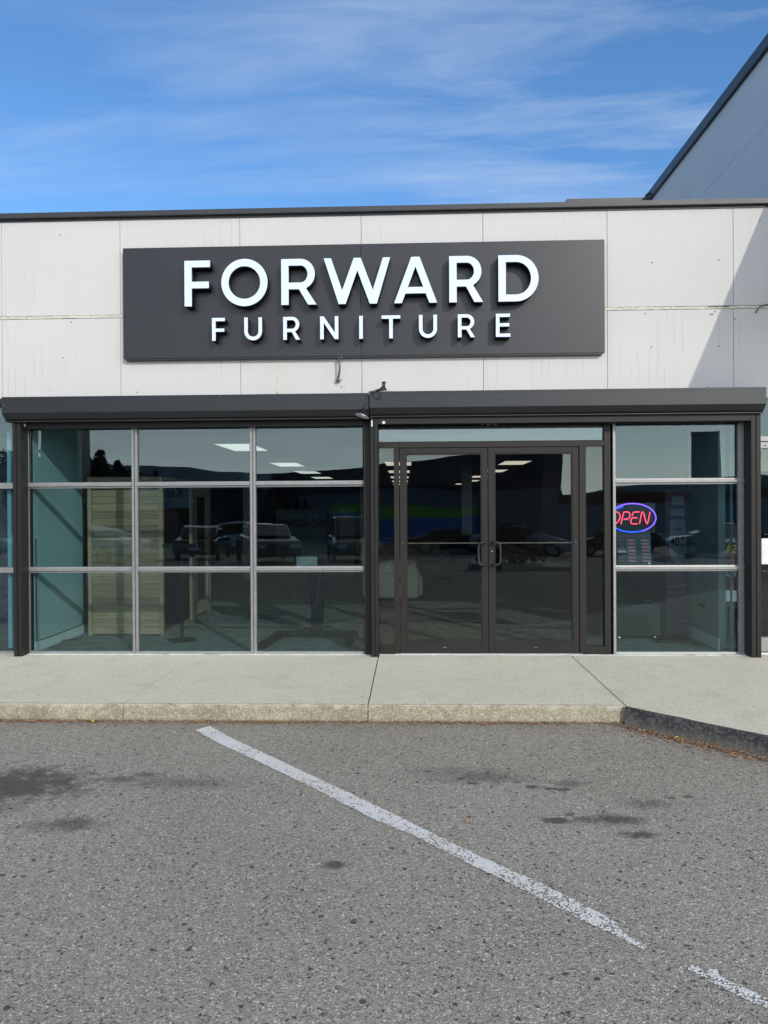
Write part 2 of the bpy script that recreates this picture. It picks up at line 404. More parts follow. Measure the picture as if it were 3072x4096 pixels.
M['carglass'] = simple('car_glass', (.012, .015, .018), .05, 0, .8, rvar=.0)
M['red_lamp'] = simple('red_tail_lamp', (.35, .01, .01), .2)
M['lamp_clear'] = simple('clear_headlamp', (.6, .62, .65), .1, .3)
M['conifer'] = simple('conifer_needles', (.020, .035, .016), .8, var=.45, scale=1.5)
M['bush'] = simple('planter_bush_leaves', (.07, .06, .025), .8, var=.4, scale=4)
M['bark'] = simple('bark', (.09, .065, .045), .9)
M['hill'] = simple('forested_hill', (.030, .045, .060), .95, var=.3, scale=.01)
M['farhill'] = simple('far_hill_painted_haze', (.10, .15, .22), .95, var=.15, scale=.004)  # distance haze painted into the ridge colour as pale blue
M['pylon'] = simple('grey_pylon_panel', (.16, .17, .18), .5)
M['pale_blue'] = simple('pale_blue_edge', (.24, .42, .50), .5, var=.08)
M['red'] = simple('red_carton', (.42, .03, .02), .6, objrand=.3)
M['yellow'] = simple('yellow_carton', (.45, .38, .03), .6, objrand=.3)
M['purple'] = simple('purple_banner', (.060, .026, .055), .6)
M['paper'] = simple('grey_white_paper', (.50, .52, .55), .7)
M['lampshade_in'] = simple('lamp_inner_enamel', (.50, .49, .47), .45)
M['old_film'] = simple('peeled_film', (.22, .21, .17), .6, var=.3, scale=30)
M['cut'] = simple('flaking_strip', (.58, .55, .46), .85, var=.35, scale=60, bump=.5)
M['rust'] = simple('rusty_metal', (.16, .13, .11), .8, var=.3, scale=40)


# ------------------------------------------------------------------ mesh helpers
class MB:
    def __init__(s):
        s.v, s.f, s.mi = [], [], []

    def box(s, x0, x1, y0, y1, z0, z1, mi=0):
        b = len(s.v)
        s.v += [(x0, y0, z0), (x1, y0, z0), (x1, y1, z0), (x0, y1, z0), (x0, y0, z1), (x1, y0, z1), (x1, y1, z1), (x0, y1, z1)]
        for q in ((0, 3, 2, 1), (4, 5, 6, 7), (0, 1, 5, 4), (1, 2, 6, 5), (2, 3, 7, 6), (3, 0, 4, 7)):
            s.f.append([b+i for i in q])
            s.mi.append(mi)
        return s

    def prism(s, pts, axis, a, b_, mi=0):
        """closed 2-D outline pushed along an axis: 'x' outline (y,z), 'y' outline (x,z), 'z' outline (x,y)"""
        def P(p, t):
            return (t, p[0], p[1]) if axis == 'x' else (p[0], t, p[1]) if axis == 'y' else (p[0], p[1], t)
        b = len(s.v)
        n = len(pts)
        s.v += [P(p, a) for p in pts] + [P(p, b_) for p in pts]
        s.f.append([b+i for i in range(n)][::-1])
        s.f.append([b+n+i for i in range(n)])
        s.mi += [mi, mi]
        for i in range(n):
            j = (i+1) % n
            s.f.append([b+i, b+j, b+n+j, b+n+i])
            s.mi.append(mi)
        return s

    def tube(s, path, r, n=8, mi=0, cap=True):
        path = [Vector(p) for p in path]
        b = len(s.v)
        rr = r if isinstance(r, (list, tuple)) else [r]*len(path)
        up = None
        for i, p in enumerate(path):
            d = (path[min(i+1, len(path)-1)] - path[max(i-1, 0)]).normalized()
            if up is None:
                up = Vector((0, 0, 1)) if abs(d.z) < .9 else Vector((1, 0, 0))
            a = d.cross(up)
            if a.length < 1e-4:
                a = d.orthogonal()
            a.normalize()
            c = a.cross(d).normalized()
            up = c
            for k in range(n):
                t = 2*math.pi*k/n
                s.v.append(tuple(p + a*math.cos(t)*rr[i] + c*math.sin(t)*rr[i]))
        for i in range(len(path)-1):
            for k in range(n):
                q = (k+1) % n
                s.f.append([b+i*n+k, b+i*n+q, b+(i+1)*n+q, b+(i+1)*n+k])
                s.mi.append(mi)
        if cap:
            s.f.append([b+k for k in range(n)])
            s.f.append([b+(len(path)-1)*n+k for k in range(n)][::-1])
            s.mi += [mi, mi]
        return s

    def quad(s, *p, mi=0):
        b = len(s.v)
        s.v += [tuple(q) for q in p]
        s.f.append(list(range(b, b+len(p))))
        s.mi.append(mi)
        return s

    def ico(s, c, r, sub=1, sc_=(1, 1, 1), mi=0, jit=0):
        bm = bmesh.new()
        bmesh.ops.create_icosphere(bm, subdivisions=sub, radius=1)
        b = len(s.v)
        for v in bm.verts:
            k = 1 + random.uniform(-jit, jit)
            s.v.append((c[0]+v.co.x*r*sc_[0]*k, c[1]+v.co.y*r*sc_[1]*k, c[2]+v.co.z*r*sc_[2]*k))
        for f in bm.faces:
            s.f.append([b+v.index for v in f.verts])
            s.mi.append(mi)
        bm.free()
        return s

    def mesh(s, name, mats):
        me = bpy.data.meshes.new(name)
        me.from_pydata(s.v, [], s.f)
        for m in (mats if isinstance(mats, (list, tuple)) else [mats]):
            me.materials.append(m)
        me.polygons.foreach_set('material_index', s.mi)
        bm = bmesh.new()
        bm.from_mesh(me)
        bmesh.ops.recalc_face_normals(bm, faces=bm.faces)
        bm.to_mesh(me)
        bm.free()
        return me

    def build(s, name, mats, parent=None, bevel=0.0, seg=2, smooth=False):
        me = s.mesh(name, mats)
        if bevel:
            bm = bmesh.new()
            bm.from_mesh(me)
            bmesh.ops.bevel(bm, geom=list(bm.edges), offset=bevel, segments=seg, affect='EDGES', profile=.6)
            bm.to_mesh(me)
            bm.free()
        if smooth:
            me.polygons.foreach_set('use_smooth', [True]*len(me.polygons))
        o = bpy.data.objects.new(name, me)
        COL.objects.link(o)
        if parent:
            o.parent = parent
        return o


def put(me, name, parent=None, loc=(0, 0, 0), rz=0.0):
    o = bpy.data.objects.new(name, me)
    COL.objects.link(o)
    if parent:
        o.parent = parent
    o.location = loc
    o.rotation_euler = (0, 0, rz)
    return o


def thing(name, label, cat, loc=(0, 0, 0), rz=0.0, group=None):
    o = bpy.data.objects.new(name, None)
    COL.objects.link(o)
    o.empty_display_size = .2
    o.location = loc
    o.rotation_euler = (0, 0, rz)
    return tag(o, label, cat, group)


def tag(o, label=None, cat=None, group=None, kind=None):
    for k, v in (('label', label), ('category', cat), ('group', group), ('kind', kind)):
        if v:
            o[k] = v
    return o


def copy_tree(root, parent=None):
    c = root.copy()
    COL.objects.link(c)
    c.parent = parent
    for ch in list(root.children):
        copy_tree(ch, c)
    return c


def text_mesh(s, size, depth=.002, sx=1.0, bold=0.0, shear=0.0, align='CENTER', mirror=False):
    """flat lettering standing in the xz plane, facing -y"""
    cu = bpy.data.curves.new('lettering', 'FONT')
    cu.body = s
    cu.size = size
    cu.align_x = align
    cu.align_y = 'CENTER'
    cu.extrude = depth/2
    cu.shear = shear
    cu.resolution_u = 3
    cu.offset = bold*size
    o = bpy.data.objects.new('lettering', cu)
    COL.objects.link(o)
    dg = bpy.context.evaluated_depsgraph_get()
    me = bpy.data.meshes.new_from_object(o.evaluated_get(dg))
    bpy.data.objects.remove(o)
    me.transform(Matrix.Rotation(math.pi/2, 4, 'X') @ Matrix.Diagonal((-sx if mirror else sx, 1, 1, 1)))
    return me


def text(s, name, mat, loc, size, parent=None, rz=0.0, **kw):
    me = text_mesh(s, size, **kw)
    me.materials.clear()
    me.materials.append(mat)
    return put(me, name, parent, loc, rz)


# ------------------------------------------------------------------ ground, pavement
g = MB()
xs = [-400, -60, -20, -8, -4, 0, 4, 8, 20, 60, 400]
ys = [60, 12, 0.4, -3, -6, -10, -18, -26, -34, -60, -120, -400]


def gz(y):
    return -.13 if y > -10 else (-.13 - .0355*(-10-y) if y > -34 else -.98)


for i in range(len(xs)-1):
    for j in range(len(ys)-1):
        g.quad((xs[i], ys[j], gz(ys[j])), (xs[i+1], ys[j], gz(ys[j])), (xs[i+1], ys[j+1], gz(ys[j+1])), (xs[i], ys[j+1], gz(ys[j+1])))
tag(g.build('parking_lot', M['asphalt']), 'coarse grey asphalt of the parking lot with dark oil stains', kind='structure')

side = thing('sidewalk', 'light concrete sidewalk of large slabs below the shop front', None)
side['kind'] = 'structure'
jx = [-6.2, -4.25, -2.23, -.331, 1.62]
for a, b in zip(jx[:-1], jx[1:]):
    MB().box(a+.005, b-.005, -1.925, .0, -.2, 0).build('slab', M['slab'], side, .0015, 1)
big = MB().prism([(1.625, 0), (8.5, 0), (8.5, -8.6), (8.22, -8.6), (1.625, -2.005)], 'z', -.2, 0)
big.build('slab', M['slab2'], side, .004, 1)
for a, b in zip(jx[:-1], jx[1:]):
    k = MB()
    n = 26
    for i in range(n):      # a slightly ragged nosing and face
        xa, xb = a+.003+(b-a-.006)*i/n, a+.003+(b-a-.006)*(i+1)/n
        if i == 0:
            prev = random.uniform(-.004, .004)
        nx_ = random.uniform(-.004, .004)
        for (ya, yb, z0, z1) in ((-1.968, -1.926, -.012, -.001), (-1.972, -1.926, -.2, -.012)):
            k.quad((xa, ya+prev, z0), (xb, ya+nx_, z0), (xb, ya+nx_, z1), (xa, ya+prev, z1))
        k.quad((xa, -1.968+prev, -.001), (xb, -1.968+nx_, -.001), (xb, -1.926, -.001), (xa, -1.926, -.001))
        prev = nx_
    k.build('kerb_stone', M['kerb'], side)
MB().box(-6.2, 1.62, -1.92, -.002, -.19, -.012).build('joint_filler', M['joint'], side)
tk = MB()
n = 90
prev = (0, 0)
for i in range(n):
    s0, s1 = i*9.2/n, (i+1)*9.2/n
    q = (random.uniform(-.006, .006), random.uniform(-.006, .010))

    def E_(s, o_, z):
        return (1.62 + s*.7071 - o_*.7071, -2.0 - s*.7071 - o_*.7071, z)
    cur = q
    tk.quad(E_(s0, .035+prev[0], -.16), E_(s1, .035+cur[0], -.16), E_(s1, .022+cur[0], .001+cur[1]*.3), E_(s0, .022+prev[0], .001+prev[1]*.3))
    tk.quad(E_(s0, .022+prev[0], .001+prev[1]*.3), E_(s1, .022+cur[0], .001+cur[1]*.3), E_(s1, -.004+cur[1], .0035), E_(s0, -.004+prev[1], .0035))
    prev = cur
tag(tk.build('tarred_kerb', M['tar'], side), 'black tarred kerb running towards the camera on the right')

# painted lines
from mathutils.geometry import tessellate_polygon


def ragged(pts, amp):
    out = []
    for i in range(len(pts)):
        a, b = Vector(pts[i]), Vector(pts[(i+1) % len(pts)])
        n_ = max(2, int((b-a).length/.012))
        for k_ in range(n_):
            p = a.lerp(b, k_/n_)
            out.append((p.x+random.uniform(-amp, amp), p.y+random.uniform(-amp, amp)))
    return out


for pts, lb in (([(-1.514, -2.110), (-1.276, -2.405), (-.907, -2.801), (-.15, -3.622), (.273, -4.102), (.577, -4.416), (.74, -4.61), (.796, -4.685), (.800, -4.74), (.869, -4.851), (.848, -4.866), (.77, -4.78), (.664, -4.672), (.471, -4.447), (.253, -4.216), (.044, -3.972), (-.219, -3.728), (-.504, -3.405), (-.929, -2.944), (-1.348, -2.513), (-1.596, -2.217)], 'long worn white parking line slanting across the asphalt'),
                ([(.966, -4.978), (.996, -4.951), (1.036, -4.975), (1.074, -4.979), (1.060, -5.012), (1.084, -5.045), (1.12, -5.075), (1.169, -5.128), (1.45, -5.44), (1.40, -5.48), (1.158, -5.185), (1.119, -5.153), (1.086, -5.123), (1.04, -5.071), (1.005, -5.022)], 'short broken white line piece at the lower right corner')):
    m_ = MB()
    pts = ragged(pts, .0045)
    tri = tessellate_polygon([[Vector((x, y, 0)) for x, y in pts]])
    m_.v = [(x, y, -.126) for x, y in pts]
    m_.f = [list(t_) for t_ in tri]
    m_.mi = [0]*len(tri)
    tag(m_.build('painted_line', M['paint']), lb, kind='structure')

# ------------------------------------------------------------------ shop building
shop = thing('shop_building', 'low shop building with pale wall panels and dark glazed front', 'building')
vx = [-5.53, -4.27, -3.01, -1.75, -.49, .76, 2.02, 3.285, 4.325]
for (z0, z1) in ((3.541, 4.53), (2.60, 3.506)):
    for a, b in zip(vx[:-1], vx[1:]):
        MB().box(a+.0022, b-.0022, 0, .02, z0, z1).build('wall_panel', M['wall'], shop, .0012, 1)
MB().box(-5.53, 4.32, .019, .25, 2.60, 4.53).build('wall_backing', M['joint'], shop)
st = MB()
x = -5.53
while x < 4.31:
    w = random.uniform(.03, .10)
    x2 = min(x+w, 4.32)
    st.box(x, x2, -.0035-random.random()*.002, .015, 3.508+random.uniform(0, .004), 3.538-random.uniform(0, .004))
    x = x2
tag(st.build('flaking_strip', M['cut'], shop), 'flaking sealed joint strip across the wall')
# vertical patch left by an old fitting, small holes and stains
pt = MB().box(-1.384, -1.347, -.002, .004, 2.70, 3.0).box(-1.395, -1.34, -.0025, .004, 2.66, 2.71)
tag(pt.build('old_sealant_patch', M['cut'], shop), 'cream sealant stripe below the sign')
hole = MB().tube([(0, .001, 0), (0, -.004, 0)], .007, 8).mesh('bolt_hole', M['rust'])
for (hx, hz) in ((2.47, 3.99), (3.14, 4.0), (2.40, 3.47), (3.10, 3.48), (2.46, 3.13), (3.14, 3.13), (-3.62, 3.10), (-2.84, 2.73), (-3.64, 4.38), (3.55, 4.40), (-.70, 2.76), (3.02, 2.72), (-3.53, 3.47), (3.3, 3.40), (-1.366, 2.70), (1.28, 2.70)):
    put(hole, 'bolt_hole', shop, (hx, 0, hz))
br = MB().box(3.03, 3.24, -.012, .004, 3.528, 3.536)
br.box(3.05, 3.08, -.006, .004, 3.45, 3.458)
tag(br.build('rusty_bracket', M['rust'], shop), 'rusty strip on the joint at the right')
cb = MB().tube([(3.50, -.004, 3.46), (3.53, -.012, 3.51), (3.56, -.014, 3.532), (3.62, -.014, 3.54), (4.3, -.014, 3.542)], .007, 6)
tag(cb.build('loose_cable', M['rust'], shop, smooth=True), 'loose grey cable at the right edge')
# coping
for a, b in ((-5.53, -2.1), (-2.097, 1.02), (1.023, 4.32)):
    MB().prism([(-.045, 4.545), (-.05, 4.552), (-.052, 4.60), (.26, 4.615), (.26, 4.53), (-.012, 4.53), (-.012, 4.545)], 'x', a, b).build('coping', M['coping'], shop)
MB().box(-5.53, 4.32, -.014, -.001, 4.524, 4.545).build('drip_edge', M['coping'], shop)
MB().box(-5.53, 4.32, .255, 14, 4.3, 4.4).build('roof_deck', M['coping'], shop)

# roller shutter boxes
PROF = [(-.002, 2.652), (-.20, 2.668), (-.25, 2.660), (-.25, 2.496), (-.185, 2.428), (-.04, 2.422), (-.002, 2.422)]
for (a, b, dz) in ((-4.142, -.409, -.004), (-.402, 3.492, .010)):
    pr = [(y, z+dz) for y, z in PROF]
    sb = MB().prism(pr, 'x', a, b).build('shutter_box', M['charcoal'], shop, .003, 1)
    MB().box(a+.004, b-.004, -.253, -.249, 2.636+dz, 2.6395+dz).build('fold_line', M['black'], sb)
    MB().box(a+.006, b-.006, -.20, -.10, 2.4135+dz, 2.4225+dz).build('soffit_slot', M['black'], sb)
    for xx in (a+.02, b-.03):
        MB().ico((xx, -.2505, 2.58+dz), .004).build('screw', M['steel'], sb)
    if a < -1:
        for xx in (-1.9, ):
            MB().ico((xx, -.2505, 2.652+dz), .004).build('screw', M['steel'], sb)
# guide rails
def rail(x0, x1, yf, name='guide_rail', z1=2.424):
    r_ = MB().box(x0, x0+(x1-x0)*.42, yf, -.002, -.02, z1).box(x0+(x1-x0)*.42, x0+(x1-x0)*.55, yf+.012, -.002, -.02, z1).box(x0+(x1-x0)*.55, x1, yf+.003, -.002, -.02, z1)
    return r_.build(name, M['rail'], shop, .0015, 1)


rail(-4.083, -4.002, -.16)
rail(-.397, -.327, -.16)
rail(3.384, 3.479, -.16)
MB().box(-.476, -.404, -.045, .05, -.02, 2.424).build('guide_rail', M['rail'], shop, .002, 1)
# headers between the rails
MB().box(-4.00, -.477, -.075, -.045, 2.352, 2.418).build('header', M['bronze'], shop, .002, 1)
MB().box(-.325, 3.382, -.16, -.12, 2.354, 2.418).build('header', M['bronze'], shop, .002, 1)
for (a, b, z_) in ((-4.0, -.41, 2.356), (-.40, 2.067, 2.425), (2.07, 3.38, 2.356)):
    MB().box(a, b, -.044, .10, z_, 2.60).build('lintel', M['black'], shop)
for (x_, y_, z_) in ((-4.0, -.0765, 2.388), (-.262, -.1615, 2.370)):
    tag(MB().tube([(x_, y_+.004, z_), (x_, y_-.004, z_)], .0155, 14).build('rail_plug', M['white'], shop), 'small white oval plug at the top of the shutter')


# window frames: fin, groove and stop, as the extrusions show
def vmull(mb, x, w=.061, z0=.0, z1=2.36):
    mb.box(x-w/2, x-w/2+.008, .004, .06, z0, z1)
    mb.box(x-w/2+.008, x-w/2+.030, -.012, .06, z0, z1)
    mb.box(x-w/2+.030, x-w/2+.037, .012, .06, z0, z1)
    mb.box(x-w/2+.037, x+w/2, .0, .06, z0, z1)


def hbar(mb, x0, x1, zt):
    mb.prism([(.006, zt), (.06, zt), (.06, zt-.06), (.014, zt-.06), (.014, zt-.046), (.05, zt-.046), (.05, zt-.041), (-.013, zt-.041), (-.013, zt-.020), (.0, zt-.017)], 'x', x0, x1)


def window(name, cols, x0, x1, label):
    f = tag(MB().box(x0-.05, x0-.002, .0, .09, -.03, 2.355).build(name, M['alu'], shop), label)
    s = MB()
    s.prism([(.0, .024), (.06, .024), (.06, -.055), (-.035, -.055), (-.035, -.03), (-.022, -.022), (-.022, -.006), (-.004, .004)], 'x', x0-.01, x1+.01)
    s.build('sill', M['alu'], f)
    for zt in (1.794, .908):
        b = MB()
        es = [x0] + cols + [x1]
        for i in range(len(es)-1):
            hbar(b, es[i]+(.03 if i else 0), es[i+1]-(.03 if i < len(es)-2 else 0), zt)
        b.build('transom_bar', M['alu'], f)
    for c_ in cols:
        b = MB()
        vmull(b, c_)
        b.build('mullion', M['alu'], f)
    es = [x0] + cols + [x1]
    for i in range(len(es)-1):
        for (z0, z1) in ((.02, .852), (.904, 1.738), (1.790, 2.36)):
            MB().box(es[i]+.012, es[i+1]-.012, .027+random.uniform(-.0012, .0012), .033, z0, z1).build('pane', M['glass'], f)
    return f


wl = window('window', [-2.876, -1.633], -4.005, -.478, 'wide left window of nine teal panes in silver frames')
wl.scale = (1, 1, 1)
wr = window('window', [], 2.094, 3.384, 'narrow right window of three panes beside the doors')
MB().box(3.33, 3.384, .004, .055, .02, 2.355).build('jamb', M['alu'], wr)
MB().box(2.070, 2.094, -.008, .06, -.03, 2.355).build('jamb', M['alu'], wr)
MB().box(-4.035, -4.0, .035, .09, .02, 2.355).build('jamb', M['black'], wl)
# dark sealing bead at bottom and white caulk
ck = MB()
x = -4.0
while x < 3.35:
    w = random.uniform(.02, .09)
    if not (-.48 < x < -.33) and random.random() < .9:
        ck.box(x, x+w*.93, -.045-random.random()*.008, -.02, -.004, .003+random.random()*.003)
    x += w
tag(ck.build('caulk_bead', M['white'], shop), 'ragged white sealant along the foot of the front', kind='stuff')

# doors
ds = MB()
BZ = M['bronze']
dsur = tag(MB().box(-.325, 1.980, .0, .08, 2.128, 2.190).build('door_surround', BZ, shop), 'dark bronze door surround with side lights and transom')
for (a, b, z0, z1) in ((-.167, -.112, .0, 2.127), (1.729, 1.796, .0, 2.127), (1.981, 2.068, -.01, 2.355), (-.325, -.167, .0, .074), (1.796, 1.981, -.005, .080)):
    MB().box(a, b, .0, .08, z0, z1).build('frame_member', BZ, dsur, .002, 1)
for (a, b) in ((-.327, -.165), (1.794, 1.983)):
    MB().box(a, b, .035, .041, .07, 2.13).build('pane', M['door_glass'], dsur)
    MB().box(a+.004, b-.004, .006, .034, .074, .086).build('glazing_bead', BZ, dsur)
MB().box(-.327, 1.985, .035, .041, 2.187, 2.318).build('pane', M['top_glass'], dsur)
MB().box(-.327, 1.985, .034, .05, 2.318, 2.43).build('transom_band', M['black'], dsur)
text('100', 'house_number', simple('grey_number', (.22, .22, .21), .5), (.812, .031, 2.393), .137, dsur, depth=.004, sx=1.0)
MB().box(-.15, 1.75, -.02, .05, -.02, .005).build('threshold', M['white'], dsur)


def door(x0, x1, hx, side_):
    g0, g1 = (x0+.064, x1-.062)
    d = MB().box(x0, g0, .005, .05, .012, 2.122).box(g1, x1, .005, .05, .012, 2.122).box(g0, g1, .005, .05, .012, .131).box(g0, g1, .005, .05, 2.063, 2.122).build('door', BZ, shop, .0015, 1)
    MB().box(g0-.003, g1+.003, .026, .032, .125, 2.068).build('pane', M['door_glass'], d)
    bd = MB()
    for (a, b, c_, e) in ((g0, g0+.010, .131, 2.063), (g1-.010, g1, .131, 2.063), (g0+.010, g1-.010, .131, .141), (g0+.010, g1-.010, 2.053, 2.063)):
        bd.box(a, b, .012, .026, c_, e)
    bd.build('glazing_bead', BZ, d)
    MB().box(g0+.004, g1-.004, .055, .072, 1.135, 1.145).build('push_bar', M['alu'], d)
    s = side_
    p = [(hx, .005, 1.150), (hx, -.03, 1.150), (hx-.012*s, -.052, 1.150), (hx-.035*s, -.06, 1.150), (hx-.055*s, -.06, 1.146), (hx-.070*s, -.06, 1.132), (hx-.077*s, -.06, 1.108),
         (hx-.077*s, -.06, .96), (hx-.070*s, -.06, .938), (hx-.055*s, -.06, .925), (hx-.035*s, -.06, .920), (hx-.012*s, -.052, .920), (hx, -.03, .920), (hx, .005, .920)]
    MB().tube(p, .0115, 10).build('pull_handle', M['matt_black'], d, smooth=True)
    return d


M['handle'] = M['matt_black']
d1 = tag(door(-.106, .797, .770, 1), 'left dark bronze glass door leaf')
d2 = tag(door(.803, 1.722, .838, -1), 'right dark bronze glass door leaf with lock')
lk = MB().tube([(.838, .006, 1.057), (.838, -.006, 1.057)], .016, 14).tube([(.838, -.005, 1.057), (.838, -.010, 1.057)], .008, 12, mi=1)
lk.build('lock', [M['black'], M['steel']], d2)
for d_, hx in ((d1, -.074), (d2, 1.692)):
    MB().ico((hx, .003, 1.15), .006).build('bolt_head', M['steel'], d_)
for d_, hx in ((d1, .33), (d2, 1.26)):
    MB().box(hx, hx+.036, .002, .006, .068, .071).build('maker_plate', M['steel'], d_)

# neighbouring units glimpsed at both edges
nl = tag(MB().box(-5.5, -4.09, .0, .06, -.055, .024).build('window', M['alu'], shop), 'edge of the next window left of the shutter rail')
for (z0, z1) in ((1.734, 1.794), (.85, .906)):
    MB().box(-5.5, -4.09, .0, .06, z0, z1).build('transom_bar', M['alu'], nl)
for (z0, z1) in ((.02, .852), (.904, 1.738), (1.79, 2.60)):
    MB().box(-5.5, -4.09, .027, .033, z0, z1).build('pane', M['glass'], nl)
MB().box(-5.53, -4.145, -.10, -.001, 2.60, 2.665).build('shutter_box', M['charcoal'], shop, .003, 1)
MB().box(-4.285, -4.245, .10, .16, .04, 2.34).build('pale_edge_strip', M['pale_blue'], nl)
for i in range(17):
    z = .32+i*.115
    MB().tube([(-4.34, .14, z-.02), (-4.325, .14, z), (-4.29, .14, z+.004)], .004, 5).build('rack_rung', M['steel'], nl)
nr = tag(MB().box(3.481, 4.32, -.02, .05, 2.162, 2.21).build('door_surround', M['alu'], shop), 'light aluminium surround of the next door at the right edge')
MB().box(3.481, 4.32, .0, .05, 2.095, 2.155).build('frame_member', M['alu'], nr)
MB().ico((3.597, -.004, 2.122), .011).build('bolt_head', M['steel'], nr)
MB().box(3.481, 4.32, .03, .036, 2.205, 2.60).build('pane', M['glass'], nr)
MB().box(3.481, 4.32, .03, .036, .17, 2.10).build('pane', M['door_glass'], nr)
MB().box(3.49, 4.3, .037, .042, 1.86, 2.09).build('peeling_film', M['old_film'], nr)
MB().box(3.481, 4.32, .0, .05, .03, .172).build('frame_member', M['alu'], nr)
MB().box(3.552, 3.9, -.012, .028, .917, 1.177).build('letter_plate', M['white'], nr)
MB().box(3.481, 4.32, .0, .05, -.03, .018).build('threshold', M['white'], nr)

# interior shell
MB().box(-8.5, 3.95, .07, 29, -.05, -.002).build('carpet', M['carpet'], shop)
MB().box(-8.5, 3.95, .10, 29, 2.602, 2.64).build('ceiling', M['ceiling'], shop)
lw = tag(MB().box(-4.09, -4.0, .10, 1.26, .0, 2.601).build('interior_wall', M['inwall'], shop), 'pale interior wall lit by stripes of sun')
MB().box(-4.0, -3.988, .10, 1.26, .0, .105).build('baseboard', M['baseboard'], lw)
cd = MB().tube([(-3.983, .11, 1.2), (-3.985, .115, .6), (-3.983, .12, .115), (-3.98, .25, .11), (-3.98, .7, .112), (-3.978, 1.2, .118), (-3.97, 1.22, .30), (-3.90, 1.2, .33)], .005, 5)
cd.build('cable', M['black'], lw, smooth=True)
cd = MB().tube([(-3.93, .30, .006), (-3.90, .45, .006), (-3.95, .62, .03), (-3.90, .80, .008), (-3.86, .95, .006)], .006, 5)
cd.build('cable', M['black'], lw, smooth=True)
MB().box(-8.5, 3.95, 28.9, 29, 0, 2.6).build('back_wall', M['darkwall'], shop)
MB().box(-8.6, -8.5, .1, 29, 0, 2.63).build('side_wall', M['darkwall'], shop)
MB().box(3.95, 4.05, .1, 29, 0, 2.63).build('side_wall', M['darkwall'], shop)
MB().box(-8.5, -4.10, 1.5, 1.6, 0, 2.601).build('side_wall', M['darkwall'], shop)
rw = tag(MB().box(3.215, 3.29, .22, 1.05, .0, 2.60).build('interior_wall', simple('grey_interior_wall', (.20, .24, .25), .8), shop), 'pale wall end behind the right window')
MB().box(3.203, 3.215, .20, 1.05, 0, .13).build('baseboard', M['baseboard'], rw)
for xx, yy in ((3.33, .16), (3.42, .15)):
    MB().box(xx, xx+.006, yy, yy+.05, 0, 2.35).build('glass_partition_edge', M['pale_blue'], rw)
for (cx_, cy_) in ((-3.4, 8.0), (1.5, 12.0), (-1.6, 18)):
    MB().box(cx_-.13, cx_+.13, cy_-.13, cy_+.13, 0, 2.6).build('column', M['inwall'], shop)

# ------------------------------------------------------------------ ceiling lights
lt_me = MB().box(-.31, .31, -.75, .75, -.006, 0).mesh('light_diffuser', M['panel_light'])
fr_me = MB().box(-.33, -.31, -.77, .77, -.009, .0).box(.31, .33, -.77, .77, -.009, 0).box(-.31, .31, -.77, -.75, -.009, 0).box(-.31, .31, .75, .77, -.009, 0).mesh('light_frame', M['white'])
k = 0
lights = []
for (lx, lab) in ((-2.95, 'left'), (-.24, 'middle'), (2.57, 'right')):
    for j, ly in enumerate((5.32, 10.4, 14.25, 18.1, 21.9, 25.7)):
        if lx > -2.9 and j == 0:
            continue
        nth = ('nearest', 'second', 'third', 'fourth', 'fifth', 'farthest')[j if lx < -2.9 else j]
        if lx > -2.9 and j == 1:
            nth = 'nearest'
        o = thing('ceiling_light', '%s flat glowing ceiling panel in the %s row inside the shop' % (nth, lab), 'ceiling light', (lx-.04*j, ly, 2.601), 0, 'ceiling light panels inside the shop')
        put(lt_me, 'diffuser', o)
        put(fr_me, 'light_frame', o)

# ------------------------------------------------------------------ shop sign
sign = thing('shop_sign', 'long charcoal sign reading FORWARD FURNITURE in white raised letters', 'sign', (-.488, 0, 3.06))
SX, SZ = .488, -3.06
for a, b in ((-2.953, -.4912), (-.490, 1.975)):
    MB().box(a+SX, b+SX, -.07, -.003, 3.064+SZ, 4.207+SZ).build('sign_panel', M['sign'], sign, .002, 1)
MB().box(-2.93+SX, 1.955+SX, -.062, -.004, 3.050+SZ, 3.0635+SZ).build('sign_tray_edge', M['black'], sign)


def arc(cx, cy, rx, ry, a0, a1, n):
    return [(cx+rx*math.cos(R(a0+(a1-a0)*i/n)), cy+ry*math.sin(R(a0+(a1-a0)*i/n))) for i in range(n+1)]


